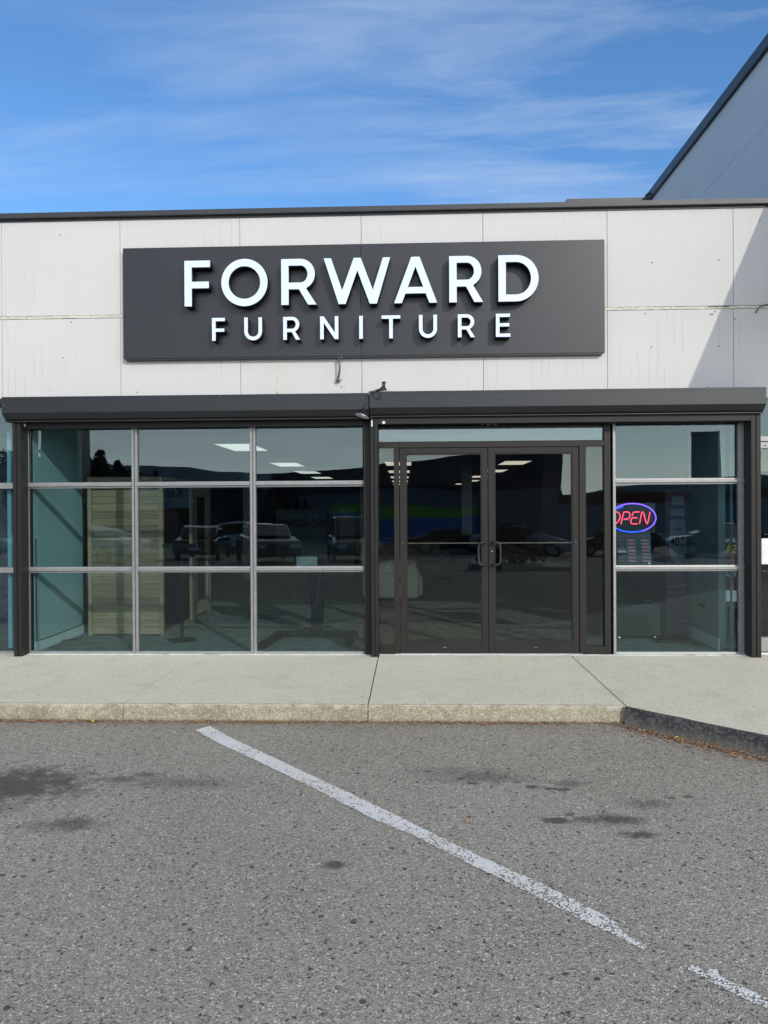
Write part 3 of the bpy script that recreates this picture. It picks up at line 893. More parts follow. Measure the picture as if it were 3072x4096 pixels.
def glyph(ch, w, h, s):
    """outline loops (outer first, holes after), lower left at the origin"""
    if ch == 'I':
        return [[(0, 0), (s, 0), (s, h), (0, h)]]
    if ch == 'F':
        return [[(0, 0), (s, 0), (s, h*.394), (w*.95, h*.394), (w*.95, h*.394+s*.90), (s, h*.394+s*.90), (s, h-s*.90), (w, h-s*.90), (w, h), (0, h)]]
    if ch == 'E':
        t = s*.90
        return [[(0, 0), (w, 0), (w, t), (s, t), (s, h*.5-t/2+.004), (w*.93, h*.5-t/2+.004), (w*.93, h*.5+t/2+.004), (s, h*.5+t/2+.004), (s, h-t), (w*.98, h-t), (w*.98, h), (0, h)]]
    if ch == 'T':
        t = s*.92
        return [[(w/2-s/2, 0), (w/2+s/2, 0), (w/2+s/2, h-t), (w, h-t), (w, h), (0, h), (0, h-t), (w/2-s/2, h-t)]]
    if ch == 'N':
        return [[(0, 0), (s, 0), (s, h*.72), (w-s*1.02, 0), (w, 0), (w, h), (w-s, h), (w-s, h*.28), (s*1.02, h), (0, h)]]
    if ch == 'U':
        r = w/2
        o = [(0, h)] + [(0, r)] + arc(r, r, r, r, 180, 360, 20)[1:] + [(w, h), (w-s, h), (w-s, r)] + arc(r, r, r-s, r-s, 360, 180, 20)[1:] + [(s, h)]
        return [o]
    if ch == 'O':
        return [arc(w/2, h/2, w/2, h/2, 0, 358, 63), arc(w/2, h/2, w/2-s, h/2-s, 0, 358, 63)[::-1]]
    if ch == 'D':
        rx = w*.56
        o = [(0, 0), (w-rx, 0)] + arc(w-rx, h/2, rx, h/2, -90, 90, 30) + [(0, h)]
        i_ = [(s, s*.92), (s, h-s*.92)] + arc(w-rx, h/2, rx-s, h/2-s*.92, 90, -90, 30)
        return [o, i_]
    if ch == 'R':
        bh = h*.66                       # bowl height
        y0 = h-bh
        rx = bh/2*.96
        wb = w*.955
        o = [(0, 0), (s, 0), (s, y0), (w*.50, y0), (w-s*1.16, 0), (w, 0), (w*.50+s*.98+.0, y0+.012*h)] + arc(wb-rx, y0+bh/2, rx, bh/2, -62, 90, 22) + [(0, h)]
        i_ = [(s, y0+s*.90), (s, h-s*.90)] + arc(wb-rx, y0+bh/2, rx-s, bh/2-s*.90, 90, -90, 18)
        return [o, i_]
    if ch == 'A':
        t = s*1.04
        k_ = (w/2-s*.56)/h
        zb, zc = h*.208, h*.208+s*.86
        o = [(0, 0), (t, 0), (t+k_*zb, zb), (w-t-k_*zb, zb), (w-t, 0), (w, 0), (w/2+s*.56, h), (w/2-s*.56, h)]
        i_ = [(t+k_*zc, zc), (w/2, (w/2-t)/k_), (w-t-k_*zc, zc)]
        return [o, i_]
    if ch == 'W':
        a = s*.98
        pts = [(0, h), (a, h), (w*.275, h*.30), (w*.452, h), (w*.557, h), (w*.737, h*.30), (w-a, h), (w, h), (w*.797, 0), (w*.690, 0), (w*.505, h*.73), (w*.326, 0), (w*.221, 0)]
        return [pts]


def letter_mesh(ch, w, h, s, depth):
    cu = bpy.data.curves.new('letter', 'CURVE')
    cu.dimensions = '2D'
    cu.fill_mode = 'BOTH'
    cu.extrude = depth/2
    for lp in glyph(ch, w, h, s):
        sp = cu.splines.new('POLY')
        sp.points.add(len(lp)-1)
        for p, (x_, y_) in zip(sp.points, lp):
            p.co = (x_, y_, 0, 1)
        sp.use_cyclic_u = True
    o = bpy.data.objects.new('letter', cu)
    COL.objects.link(o)
    dg = bpy.context.evaluated_depsgraph_get()
    me = bpy.data.meshes.new_from_object(o.evaluated_get(dg))
    bpy.data.objects.remove(o)
    me.transform(Matrix.Translation((0, -depth/2, 0)) @ Matrix.Rotation(math.pi/2, 4, 'X'))
    me.materials.clear()
    me.materials.append(M['letter_side'])
    bm = bmesh.new()
    bm.from_mesh(me)
    bmesh.ops.remove_doubles(bm, verts=bm.verts, dist=1e-5)
    bmesh.ops.recalc_face_normals(bm, faces=bm.faces)
    bm.to_mesh(me)
    bm.free()
    return me


def face_mesh(me, name):
    """the lit acrylic face: front polygons only, 1.5 mm proud of the return"""
    bm = bmesh.new()
    bm.from_mesh(me)
    front = [f for f in bm.faces if f.normal.y < -.9]
    bmesh.ops.delete(bm, geom=[f for f in bm.faces if f not in set(front)], context='FACES')
    for v in bm.verts:
        v.co.y -= .0015
    m2 = bpy.data.meshes.new(name)
    bm.to_mesh(m2)
    bm.free()
    m2.materials.append(M['letter_face'])
    return m2


row1 = [('F', -2.275, -2.012), ('O', -1.898, -1.427), ('R', -1.288, -.931), ('W', -.856, -.187), ('A', -.149, .281), ('R', .403, .740), ('D', .893, 1.292)]
row2 = [('F', -1.996, -1.864), ('U', -1.667, -1.486), ('R', -1.271, -1.100), ('N', -.897, -.712), ('I', -.502, -.468), ('T', -.276, -.089), ('U', .098, .279), ('R', .487, .658), ('E', .866, 1.010)]
for rows, z0, h, s in ((row1, 3.563, .462, .0745), (row2, 3.211, .231, .0365)):
    for ch, xa, xb in rows:
        hh, zz0 = (h+.016, z0-.006) if ch == 'O' else (h, z0)
        me = letter_mesh(ch, xb-xa, hh, s, .118)
        o = put(me, 'letter', sign, (xa+SX, -.0705, zz0+SZ))
        tag(o, ('large' if h > .3 else 'small') + ' white letter ' + ch)
        put(face_mesh(me, 'letter_face'), 'letter_face', o)

# flexible conduit below the sign
cv = thing('flexible_conduit', 'short grey ribbed cable conduit curving from under the sign', 'conduit', (-.728, 0, 2.83))
pts = []
for i in range(25):
    t_ = i/24
    pts.append((.0 + .018*math.sin(t_*2.9) - .012*t_*t_, -.055 - .035*math.sin(t_*2.6) + .045*t_*t_, .225*(1-t_)))
MB().tube(pts, [.0105 + (.0018 if i % 2 else -.0018) for i in range(25)], 10).build('conduit_tube', simple('grey_conduit', (.10, .10, .105), .4, .2), cv, smooth=True)
MB().ico((-.008, -.03, -.008), .026, 2, (1, .8, .75)).build('conduit_boot', M['rust'], cv, smooth=True)
MB().tube([(.01, -.035, -.012), (.03, -.04, .0), (.034, -.04, .008)], .004, 6).build('cable_tie', M['rust'], cv)
MB().tube([(.008, -.055, .225), (.03, -.06, .222), (.034, -.06, .232)], .006, 6).build('conduit_clip', M['steel'], cv)

# clamp lamp hanging from the shutter box
cl_ = thing('clamp_lamp', 'black clip-on lamp hanging by its cable over the shutter box joint', 'lamp', (-.45, -.30, 2.42))
sh = MB()
prof = [(.010, .062), (.020, .060), (.024, .045), (.030, .036), (.052, .020), (.070, .002), (.076, -.012), (.077, -.016)]
axis = Vector((.30, .10, .92)).normalized()
rot = axis.to_track_quat('Z', 'Y').to_matrix()


def lathe(prof_, n_, cen, rm, mi=0):
    m_ = MB()
    for (r_, z_) in prof_:
        for k_ in range(n_):
            a_ = 2*math.pi*k_/n_
            m_.v.append(tuple(Vector(cen) + rm @ Vector((r_*math.cos(a_), r_*math.sin(a_), z_))))
    for i_ in range(len(prof_)-1):
        for k_ in range(n_):
            q_ = (k_+1) % n_
            m_.f.append([i_*n_+k_, i_*n_+q_, (i_+1)*n_+q_, (i_+1)*n_+k_])
            m_.mi.append(mi)
    return m_


c0 = (-.018, -.01, .015)
lathe(prof, 32, c0, rot).build('lamp_shade', M['black'], cl_, smooth=True)
lathe([(r_*.985+0, z_-.002) for r_, z_ in prof], 32, c0, rot).build('shade_lining', M['lampshade_in'], cl_, smooth=True)
lathe([(.0755, -.014), (.079, -.015), (.079, -.018), (.0755, -.018)], 32, c0, rot).build('shade_rim', M['steel'], cl_)
bp_ = Vector(c0) + rot @ Vector((0, 0, .02))
MB().ico(tuple(bp_), .022, 2).build('bulb', M['lampshade_in'], cl_, smooth=True)
nk = Vector(c0) + rot @ Vector((0, 0, .058))
MB().tube([tuple(nk - axis*.005), tuple(nk + axis*.02)], .012, 12).build('lamp_neck', M['black'], cl_)
MB().tube([tuple(nk+axis*.018), (.016, .01, .13), (.036, .012, .20), (.046, .02, .243), (.075, .04, .252), (.125, .05, .262), (.165, .07, .28), (.185, .08, .30)], .0035, 6).build('cable', M['black'], cl_, smooth=True)
loop = [(.186, .06, .30), (.16, .02, .275), (.105, .0, .255), (.078, .02, .235), (.085, .028, .205), (.11, .030, .185), (.142, .03, .172), (.155, .03, .185), (.160, .02, .25), (.170, .05, .30), (.18, .07, .31)]
lp2 = []
for i in range(len(loop)-1):
    for t_ in (0, .33, .66):
        lp2.append(Vector(loop[i]).lerp(Vector(loop[i+1]), t_))
lp2.append(Vector(loop[-1]))
for _ in range(2):
    lp2 = [lp2[0]] + [(lp2[i-1]+lp2[i]*2+lp2[i+1])/4 for i in range(1, len(lp2)-1)] + [lp2[-1]]
MB().tube([tuple(p) for p in lp2], .0032, 6).build('cable', M['black'], cl_, smooth=True)
cp = MB()
cp.prism([(.158, .265), (.226, .265), (.208, .298), (.206, .32), (.214, .345), (.207, .357), (.180, .357), (.171, .345), (.178, .31)], 'y', .085, .105)
cp.prism([(.10, .256), (.20, .262), (.20, .29), (.178, .302), (.13, .268)], 'y', .075, .115)
cp.prism([(.20, .262), (.228, .272), (.205, .292)], 'y', .09, .10)
cp.build('spring_clamp', M['black'], cl_, .003, 1)
MB().box(.145, .30, .08, .16, .2555, .2625).box(.20, .255, .09, .14, .2628, .268).build('mounting_plate', M['paper'], cl_)
MB().box(.060, .078, .14, .15, -.025, .0).tube([(.069, .135, -.028), (.069, .135, -.04)], .009, 8).box(.062, .076, .128, .14, -.09, -.04).build('padlock_tag', M['white'], cl_)

# ------------------------------------------------------------------ tall building on the right
tall = thing('tall_building', 'tall grey panelled building rising over the shop roof on the right', 'building', (4.33, 0, 0))
X0 = 0.0
for (z0, z1) in ((3.30, 4.86), (4.864, 6.116), (6.12, 6.98)):
    for (y0, y1) in ((5.19, 6.0), (3.93, 5.187), (2.65, 3.927), (1.40, 2.647), (1.06, 1.397)):
        if True:
            MB().box(0, .03, y0, y1, z0, z1).build('wall_panel', M['tallwall'], tall)
MB().box(-.002, 6, .2, 6.0, 0, 3.449).build('lower_wall', M['tallwall'], tall)
MB().prism([(-2.66, 3.985), (1.05, 6.96), (1.05, 3.30), (-.0, 3.25), (-1.3, 3.36)], 'x', .001, 5.5).build('unseen_shadow_canopy', M['tallwall'], tall)  # unseen wedge, shaped to cast the slanted shadow on the shop wall
MB().box(.031, 6, 1.06, 6.0, 3.45, 6.97).build('wall_core', M['tallwall'], tall)
MB().box(-.05, .20, 1.09, 6.05, 6.985, 7.13).build('coping', M['coping'], tall)
MB().prism([(-2.70, 3.985), (-2.69, 4.03), (1.08, 7.08), (1.08, 6.975), (-2.62, 3.99)], 'x', -.03, 5.52).build('unseen_shadow_trim', M['coping'], tall)  # unseen upper edge of the wedge, set to fit the shadow line
MB().box(-1.20, .0, 6.0, 6.2, 4.4, 6.90).build('rear_wall', M['tallwall'], tall)
MB().box(-1.45, -.02, 5.95, 6.3, 6.99, 7.12).build('coping', M['coping'], tall)
MB().tube([(-.11, 5.7, 6.5), (-.11, 5.7, 7.0), (-.10, 5.7, 7.05), (-.07, 5.7, 7.075), (-.02, 5.7, 7.07)], .022, 8).build('roof_vent_pipe', M['coping'], tall, smooth=True)

# ------------------------------------------------------------------ things behind the left window
sauna = thing('sauna_cabin', 'pale pine plank sauna cabin standing behind the left window', 'sauna', (-3.4, 1.08, 0))
fw = .910
plank = MB().box(-.405, .405, 0, .02, 0, .0835).mesh('plank', M['wood'])
n_pl = 20
for i in range(n_pl):
    put(plank, 'plank', sauna, (0, .012+random.uniform(-.002, .002), .02 + i*.0865))
MB().box(-.455, -.408, -.005, .05, 0, 1.895).build('corner_post', M['wood'], sauna, .003, 1)
MB().box(.408, .455, -.005, .05, 0, 1.895).build('corner_post', M['wood'], sauna, .003, 1)
MB().box(-.407, .407, .0, .04, 1.755, 1.895).build('top_rail', M['wood'], sauna, .003, 1)
MB().box(-.45, .44, .055, 2.02, 1.86, 1.90).build('roof_board', M['wood'], sauna)
MB().box(-.45, -.42, .055, 2.02, 0, 1.86).build('side_board', M['wood'], sauna)
MB().box(.42, .44, .055, 1.10, .05, 1.86).build('dark_side_panel', M['stand'], sauna)
MB().box(.42, .455, .055, 1.10, .0, .05).build('bottom_rail', M['wood'], sauna)
MB().box(.40, .47, 1.10, 1.26, .0, 1.86).build('door_post', M['wood'], sauna, .003, 1)
sd = MB().box(.42, .46, 1.27, 1.40, .05, 1.80).box(.42, .46, 1.90, 2.0, .05, 1.80).box(.42, .46, 1.40, 1.90, .05, .22).box(.42, .46, 1.40, 1.90, 1.68, 1.80).build('sauna_door', M['wood'], sauna, .003, 1)
MB().box(.436, .442, 1.39, 1.91, .21, 1.69).build('pane', M['door_glass'], sd)
MB().box(.461, .485, 1.80, 1.86, .62, .68).build('door_knob', M['black'], sd)
MB().box(.40, .47, 2.01, 2.06, .0, 1.86).build('door_post', M['wood'], sauna, .003, 1)

inf = thing('info_stand', 'black floor stand holding a tilted glossy information board', 'stand', (-2.63, .79, 0), R(-52))
MB().box(-.14, .14, -.14, .14, 0, .010).build('stand_base', M['stand'], inf, .002, 1)
MB().tube([(0, 0, .01), (0, 0, 1.0)], .019, 14).build('pole', M['stand'], inf, smooth=True)
ib = thing('tilted_board', None, None)
ib.parent = inf
ib.rotation_euler = (R(-38), 0, R(52))
ib.location = (0, 0, 1.03)
MB().box(-.19, .19, -.13, .13, -.006, .006).build('board_frame', M['matt_black'], ib)
MB().box(-.175, .175, -.115, .115, .0065, .010).build('info_sheet', M['paper'], ib)
MB().box(-.08, .06, -.03, .02, .0102, .011).build('print', M['black'], ib)

tv = thing('display_stand', 'wheeled black screen stand with a splayed floor base', 'stand', (-1.09, .82, 0))
MB().prism([(-.48, .10), (.46, .12), (.47, .20), (-.44, .20), (-.50, .17)], 'z', .02, .075).prism([(-.50, .16), (-.56, -.60), (-.47, -.62), (-.38, .11)], 'z', .015, .06).prism([(.46, .15), (.46, -.50), (.38, -.52), (.33, .12)], 'z', .015, .06).build('floor_base', M['stand'], tv)
MB().box(-.07, .07, .10, .19, .075, .96).build('pole', M['stand'], tv, .006, 1)
MB().box(-.46, .46, .02, .08, .98, 1.50).build('screen_panel', M['stand'], tv, .008, 1)
MB().box(-.22, .02, .012, .018, .84, .955).build('paper_note', simple('dim_note', (.20, .22, .21), .8), tv)
MB().tube([(.08, .0, .86), (.05, .0, .70), (.02, -.02, .45), (-.08, -.05, .28), (-.20, -.15, .1), (-.40, -.25, .02), (-.52, -.3, .006)], .0022, 6).build('cable', M['rust'], tv, smooth=True)

# goods far inside
shelf = thing('carton_stack', 'stack of red and yellow cartons deep inside the shop', 'cartons', (-3.99, 5.2, 0))
for r_ in range(6):
    for c_ in range(3):
        MB().box(-.16+c_*.105, -.06+c_*.105, 0, .2, .92+r_*.1, 1.01+r_*.1).build('carton', M['yellow' if r_ in (0, 5) else 'red'], shelf)
MB().box(-.2, .2, 0, .3, 0, .91).build('shelf_base', M['matt_black'], shelf)

# cream recliner seen through the side light
rec = thing('recliner_chair', 'cream leather recliner facing right behind the left side light', 'armchair', (-.36, 4.3, 0))


def soft(name, x0, x1, y0, y1, z0, z1, r_, mat=None, par=rec, tilt=0.0):
    bm = bmesh.new()
    bmesh.ops.create_cube(bm, size=1)
    for v in bm.verts:
        v.co = ((v.co.x)*(x1-x0), (v.co.y)*(y1-y0), (v.co.z)*(z1-z0))
    bmesh.ops.bevel(bm, geom=list(bm.edges), offset=r_, segments=4, affect='EDGES', profile=.55)
    me = bpy.data.meshes.new(name)
    bm.to_mesh(me)
    bm.free()
    me.materials.append(mat or M['cream'])
    me.polygons.foreach_set('use_smooth', [True]*len(me.polygons))
    o = put(me, name, par, ((x0+x1)/2, (y0+y1)/2, (z0+z1)/2))
    o.rotation_euler = (0, tilt, 0)
    return o


soft('side_panel', -.42, .50, -.01, .14, .05, .52, .07)
soft('side_panel', -.42, .50, .62, .76, .05, .50, .05)
soft('arm', -.30, .46, -.03, .18, .41, .63, .10)
soft('arm', -.30, .46, .60, .78, .42, .62, .075)
soft('seat', -.30, .48, .14, .62, .22, .46, .06)
soft('footrest', .44, .56, .12, .64, .08, .42, .045)
soft('backrest', -.44, -.14, .06, .70, .36, .88, .14, tilt=R(-16))
soft('headrest', -.46, -.18, .10, .66, .76, 1.06, .13, tilt=R(-16))
MB().tube([(.21, .0, .34), (.21, -.015, .34)], .045, 16).build('recline_handle', M['black'], rec)
MB().box(-.38, .46, .05, .72, .0, .05).build('swivel_base', M['black'], rec)
for i, (x_, y_, lb) in enumerate(((-.15, 7.2, 'dark brown sofa facing the aisle deep inside the shop'), (1.0, 8.8, 'dark low sofa farther back inside the shop'))):
    sf = thing('sofa', lb, 'sofa', (x_, y_, 0), R(20*i))
    brn = simple('brown_leather', (.07, .035, .02), .4) if i == 0 else M['matt_black']
    soft('seat', -.8, .8, -.4, .4, .12, .45, .07, brn, sf)
    soft('backrest', -.8, .8, .2, .45, .4, .9, .09, brn, sf)
    soft('arm', -.95, -.75, -.42, .42, .1, .62, .08, brn, sf)
    soft('arm', .75, .95, -.42, .42, .1, .62, .08, brn, sf)

# ------------------------------------------------------------------ behind the right window
neon = thing('neon_open_sign', 'glowing red OPEN sign in a purple and blue neon oval', 'sign', (2.299, .12, 1.39))


def nz_(px_, py_):
    return ((px_-740)*.000473, 0.0, (620-py_)*.000473)


NR = emis('red_neon_tube', (1, .07, .13), 2.1)
NP = emis('purple_neon_tube', (.27, .10, 1), 2.1)
NB = emis('blue_neon_tube', (.02, .10, 1), 2.0)


def ell(a0, a1, rx, rz, n_=40):
    return [(-.0+rx*math.cos(R(a0+(a1-a0)*i/n_)), 0, rz*math.sin(R(a0+(a1-a0)*i/n_))) for i in range(n_+1)]


MB().tube(ell(134, -67, .240, .149), .0068, 8).build('neon_arc', NP, neon, smooth=True)
MB().tube(ell(115, 292, .228, .130, 50)[:1] + ell(115, 215, .235, .128, 20) + ell(215, 305, .240, .146, 24), .0062, 8).build('neon_arc', NB, neon, smooth=True)


def smooth_path(p, it=2):
    p = [Vector(q) for q in p]
    for _ in range(it):
        q = [p[0]]
        for i in range(len(p)-1):
            q += [p[i].lerp(p[i+1], .25), p[i].lerp(p[i+1], .75)]
        q.append(p[-1])
        p = q
    return [tuple(v) for v in p]


strokes = [
    ('O', [(330, 750), (370, 750), (430, 700), (475, 610), (470, 540), (430, 490), (370, 485), (300, 510), (240, 600), (235, 690), (270, 745), (320, 752)], True),
    ('P', [(490, 755), (520, 620), (545, 520), (560, 490), (600, 487), (660, 490), (690, 540), (680, 600), (640, 645), (600, 645), (550, 643)], True),
    ('E', [(735, 580), (745, 530), (760, 495), (800, 490), (895, 488)], True),
    ('E', [(850, 618), (760, 618), (725, 622), (712, 660), (703, 710), (715, 745), (760, 750), (852, 750)], True),
    ('N', [(893, 750), (930, 560), (945, 490), (970, 488), (990, 540), (1035, 720), (1050, 750), (1068, 740), (1085, 680), (1122, 487)], True)]
for nm, p, sm in strokes:
    q = smooth_path([nz_(*a) for a in p])
    MB().tube(q, .0060, 8).build('neon_letter', NR, neon, smooth=True)
bkm, bt, bb = new_mat('clear_acrylic_back')
MB().box(-.24, .24, .022, .024, -.155, .155).build('sign_backing', simple('smoked_acrylic', (.010, .016, .016), .3), neon)

hrs = thing('hours_sign', 'dark business hours board with red digits below the neon sign', 'sign', (2.315, .125, 1.06))
HB = simple('slate_board', (.035, .045, .055), .4)
tag(hrs, None, None)


def hz(px_, py_):
    return (px_-740)*.000473-.016, (620-py_)*.000473+.33


MB().prism([hz(385, 905), hz(420, 1640), hz(1165, 1640), hz(1130, 905)][::-1], 'y', 0, .004).build('board', HB, hrs)
RD = emis('red_digit', (.8, .05, .08), .35)
SL = simple('silver_red_lettering', (.30, .10, .10), .35, .4)
GB = simple('grey_slot', (.17, .17, .20), .5)
bx, bz = hz(750, 1020)
text('BUSINESS HOURS', 'lettering', SL, (bx, -.001, bz), .037, hrs, sx=.96)
days = ['MON', 'TUE', 'WED', 'THU', 'FRI', 'SAT', 'SUN']
hl = ['10:00', '10:00', '10:00', '10:00', '10:00', '10:00', '11:00']
hr_ = ['6:00', '6:00', '6:00', '6:00', '6:00', '6:00', '4:00']
for i in range(7):
    yy = 1112+i*75
    dx = i*6
    a, b = hz(500+dx, yy)
    text(days[i], 'lettering', SL, (a, -.001, b), .026, hrs)
    a, b = hz(860+dx, yy)
    text('TO', 'lettering', simple('dim_to', (.10, .09, .11), .5), (a, -.001, b), .018, hrs)
    for (cx_, s_) in ((707, hl[i]), (1008, hr_[i])):
        a, b = hz(cx_+dx, yy)
        MB().box(a-.041, a+.041, -.004, -.0005, b-.0105, b+.0105).build('hour_slot', GB, hrs)
        text(s_, 'digits', RD, (a-.008, -.0055, b), .022, hrs)
a, b = hz(1105, 1617)
MB().tube([(a, 0, b), (a, -.002, b)], .011, 14).build('oval_logo', M['white'], hrs)
stk = thing('security_sticker', 'small black sticker with pale text stuck inside the right window', 'sticker', (2.168, .040, 1.046))
MB().box(-.040, .040, 0, .001, -.026, .026).build('sticker_sheet', M['black'], stk)
MB().box(-.040, .040, -.0015, -.0005, -.008, .008).build('sticker_band', M['paper'], stk)
text('SECURITY SYSTEM', 'lettering', M['black'], (0, -.002, 0), .0085, stk, depth=.0008)
text('WARNING', 'lettering', M['paper'], (0, -.001, .017), .012, stk, depth=.0008)

ht = thing('portable_heater', 'dark louvred portable heater cabinet on castors', 'heater', (2.56, .80, 0))
HG = simple('dark_green_enamel', (.022, .034, .032), .6, 0, .3)
MB().box(-.27, .25, 0, .40, .055, .405).build('cabinet', HG, ht, .010, 2)
lv = MB().prism([(0, 0), (-.012, -.002), (-.010, -.006), (0, -.005)], 'x', -.057, .057).mesh('louvre', HG)
for c_ in range(3):
    for r_ in range(14):
        put(lv, 'louvre', ht, (-.185+c_*.126, 0, .305-r_*.0165))
for x_ in (-.2, .20):
    cs = MB().tube([(x_-.012, .05, .024), (x_+.012, .05, .024)], .022, 14).build('castor', M['steel'], ht)
    MB().tube([(x_-.012, .35, .024), (x_+.012, .35, .024)], .022, 14).build('castor', M['steel'], ht)
MB().tube([(.12, .12, .405), (.12, .12, .43), (.15, .12, .44), (.2, .12, .42)], .008, 6).build('carry_handle', M['steel'], ht)
for (x_, z_) in ((.235, .385), (.235, .07), (.0, .07), (-.2, .07), (.235, .22)):
    MB().ico((x_, -.002, z_), .004).build('screw', M['steel'], ht)

ban = thing('banner_stand', 'dark roll-up banner advertising grand opening and instant financing', 'banner', (3.04, .92, 0))
MB().box(-.130, .125, .0, .006, .05, 1.70).build('banner_sheet', M['purple'], ban)
MB().box(-.30, .10, -.30, .04, .0, .03).build('banner_foot', M['matt_black'], ban)
PW = simple('poster_white', (.17, .19, .21), .7, 0, .2)
sheet_pts = [(-.055, 1.62), (-.065, 1.50), (-.08, 1.36), (-.085, 1.30), (-.088, .98), (-.06, .90), (.0, .86), (.06, .88), (.088, .96), (.10, 1.05), (.10, 1.22), (.092, 1.30), (.085, 1.40), (.075, 1.62)]
MB().prism(sheet_pts[::-1], 'y', -.006, -.002).build('opening_poster', PW, ban)
for s_, z_, sz, xx in (('GRAND', 1.50, .052, .002), ('OPENING', 1.375, .049, 0), ('UP TO', 1.245, .034, 0), ('40', 1.10, .115, -.03), ('%', 1.145, .055, .062), ('OFF', 1.06, .036, .062)):
    text(s_, 'lettering', M['stand'], (xx, -.0085, z_), sz*1.12, ban, sx=.82, bold=.022)
PT = simple('lilac_print', (.25, .20, .28), .6)
text('instant 0%*', 'lettering', PT, (.0, -.004, .60), .048, ban)
text('financing available', 'lettering', PT, (.0, -.004, .53), .028, ban)
text('Pay it!', 'lettering', PT, (.06, -.004, .20), .04, ban)

sale = thing('sale_poster', 'back of a FURNITURE SALE poster glimpsed reversed at the right jamb', 'poster', (3.46, .62, 0))
MB().box(-.175, .16, .0, .006, .60, 1.30).build('poster_board', simple('poster_red', (.14, .015, .02), .6), sale)
MB().box(-.175, .16, -.003, -.0005, .98, 1.29).build('poster_head', simple('poster_dark', (.02, .015, .02), .6), sale)
text('FURNITURE', 'lettering', M['paper'], (.0, -.005, 1.13), .062, sale, mirror=True, bold=.02, sx=.95)
text('SALE', 'lettering', M['yellow'], (.0, -.005, 1.03), .13, sale, mirror=True, bold=.02, sx=.9)
text('40', 'lettering', M['paper'], (.07, -.005, .79), .17, sale, mirror=True, bold=.02)
text('%', 'lettering', M['paper'], (-.09, -.005, .84), .08, sale, mirror=True, bold=.02)
text('OFF', 'lettering', M['paper'], (-.09, -.005, .75), .06, sale, mirror=True, bold=.02)
MB().box(-.10, .13, .002, .006, .46, .58).build('lower_card', M['paper'], sale)
MB().box(-.28, .18, -.06, .08, .40, .44).build('poster_ledge', M['matt_black'], sale)
MB().box(-.02, .02, .0, .04, 0, .40).build('poster_leg', M['matt_black'], sale)

# ------------------------------------------------------------------ litter
lit = MB()
for i in range(6500):
    u = random.random()
    if u < .45:
        x = random.uniform(-4.2, 1.6)
        d = random.expovariate(1/.030)
        y = -1.985 - d
        if random.random() > .35 + .65*abs(math.sin(x*1.9+.6)):
            continue
    else:
        s_ = random.uniform(0, 3.2)
        d = random.expovariate(1/.05)
        if random.random() > .35 + .65*abs(math.sin(s_*3.1)):
            continue
        x = 1.60 + s_*.7071 - (d+.05)*.7071
        y = -2.0 - s_*.7071 - (d+.05)*.7071
    a = random.uniform(0, 6.28)
    l_, w_ = random.uniform(.008, .034), random.uniform(.003, .008)
    z = -.125 + random.uniform(0, .006)
    c_, s2 = math.cos(a), math.sin(a)
    lit.quad((x-c_*l_/2, y-s2*l_/2, z), (x-s2*w_, y+c_*w_, z+random.uniform(0, .008)), (x+c_*l_/2, y+s2*l_/2, z+random.uniform(0, .004)), (x+s2*w_, y-c_*w_, z), mi=0 if random.random() < .3 else 1)
tag(lit.build('leaf_litter', [M['leaf'], M['leaf2']]), 'rust brown leaf litter gathered along the kerb foot', 'litter', kind='stuff')


def leaf(x, y, z, l_, a, lab, col=None):
    m_ = MB()
    for i in range(4):
        t0, t1 = i/4, (i+1)/4
        w0, w1 = math.sin(math.pi*t0)*l_*.22, math.sin(math.pi*t1)*l_*.22
        h0, h1 = .012*math.sin(t0*3), .012*math.sin(t1*3)
        m_.quad(((t0-.5)*l_, -w0, h0), ((t1-.5)*l_, -w1, h1), ((t1-.5)*l_, 0, h1*.6), ((t0-.5)*l_, 0, h0*.6))
        m_.quad(((t0-.5)*l_, 0, h0*.6), ((t1-.5)*l_, 0, h1*.6), ((t1-.5)*l_, w1, h1), ((t0-.5)*l_, w0, h0))
    o = m_.build('fallen_leaf', col or M['leaf'])
    o.location = (x, y, z)
    o.rotation_euler = (0, 0, a)
    return tag(o, lab, 'leaf')


OL = simple('orange_leaf', (.50, .20, .08), .7)
YL = simple('yellow_leaf', (.62, .45, .08), .7)
leaf(.297, -3.779, -.124, .045, 1.0, 'curled orange leaf alone on the asphalt above the white line', OL)
leaf(-.40, -2.03, -.122, .05, .4, 'pale orange leaf at the kerb foot below the left rail of the doors', OL)
leaf(-2.45, -2.03, -.118, .07, 2.2, 'leaf on the kerb foot litter at the far left', YL)
leaf(-2.92, -2.05, -.120, .08, .1, 'long rust leaf lying flat left of the yellow one', OL)
leaf(2.02, -2.50, -.118, .04, 1.2, 'bright orange leaf in the litter under the black kerb', OL)
leaf(1.86, -2.38, -.118, .05, .2, 'tan leaf in the litter near the bend of the black kerb', YL)
leaf(.06, -2.30, -.124, .03, 2.0, 'small yellow leaf on the asphalt in front of the doors', YL)
leaf(1.42, -2.22, -.124, .05, .1, 'thin orange leaf on the asphalt left of the kerb bend', OL)

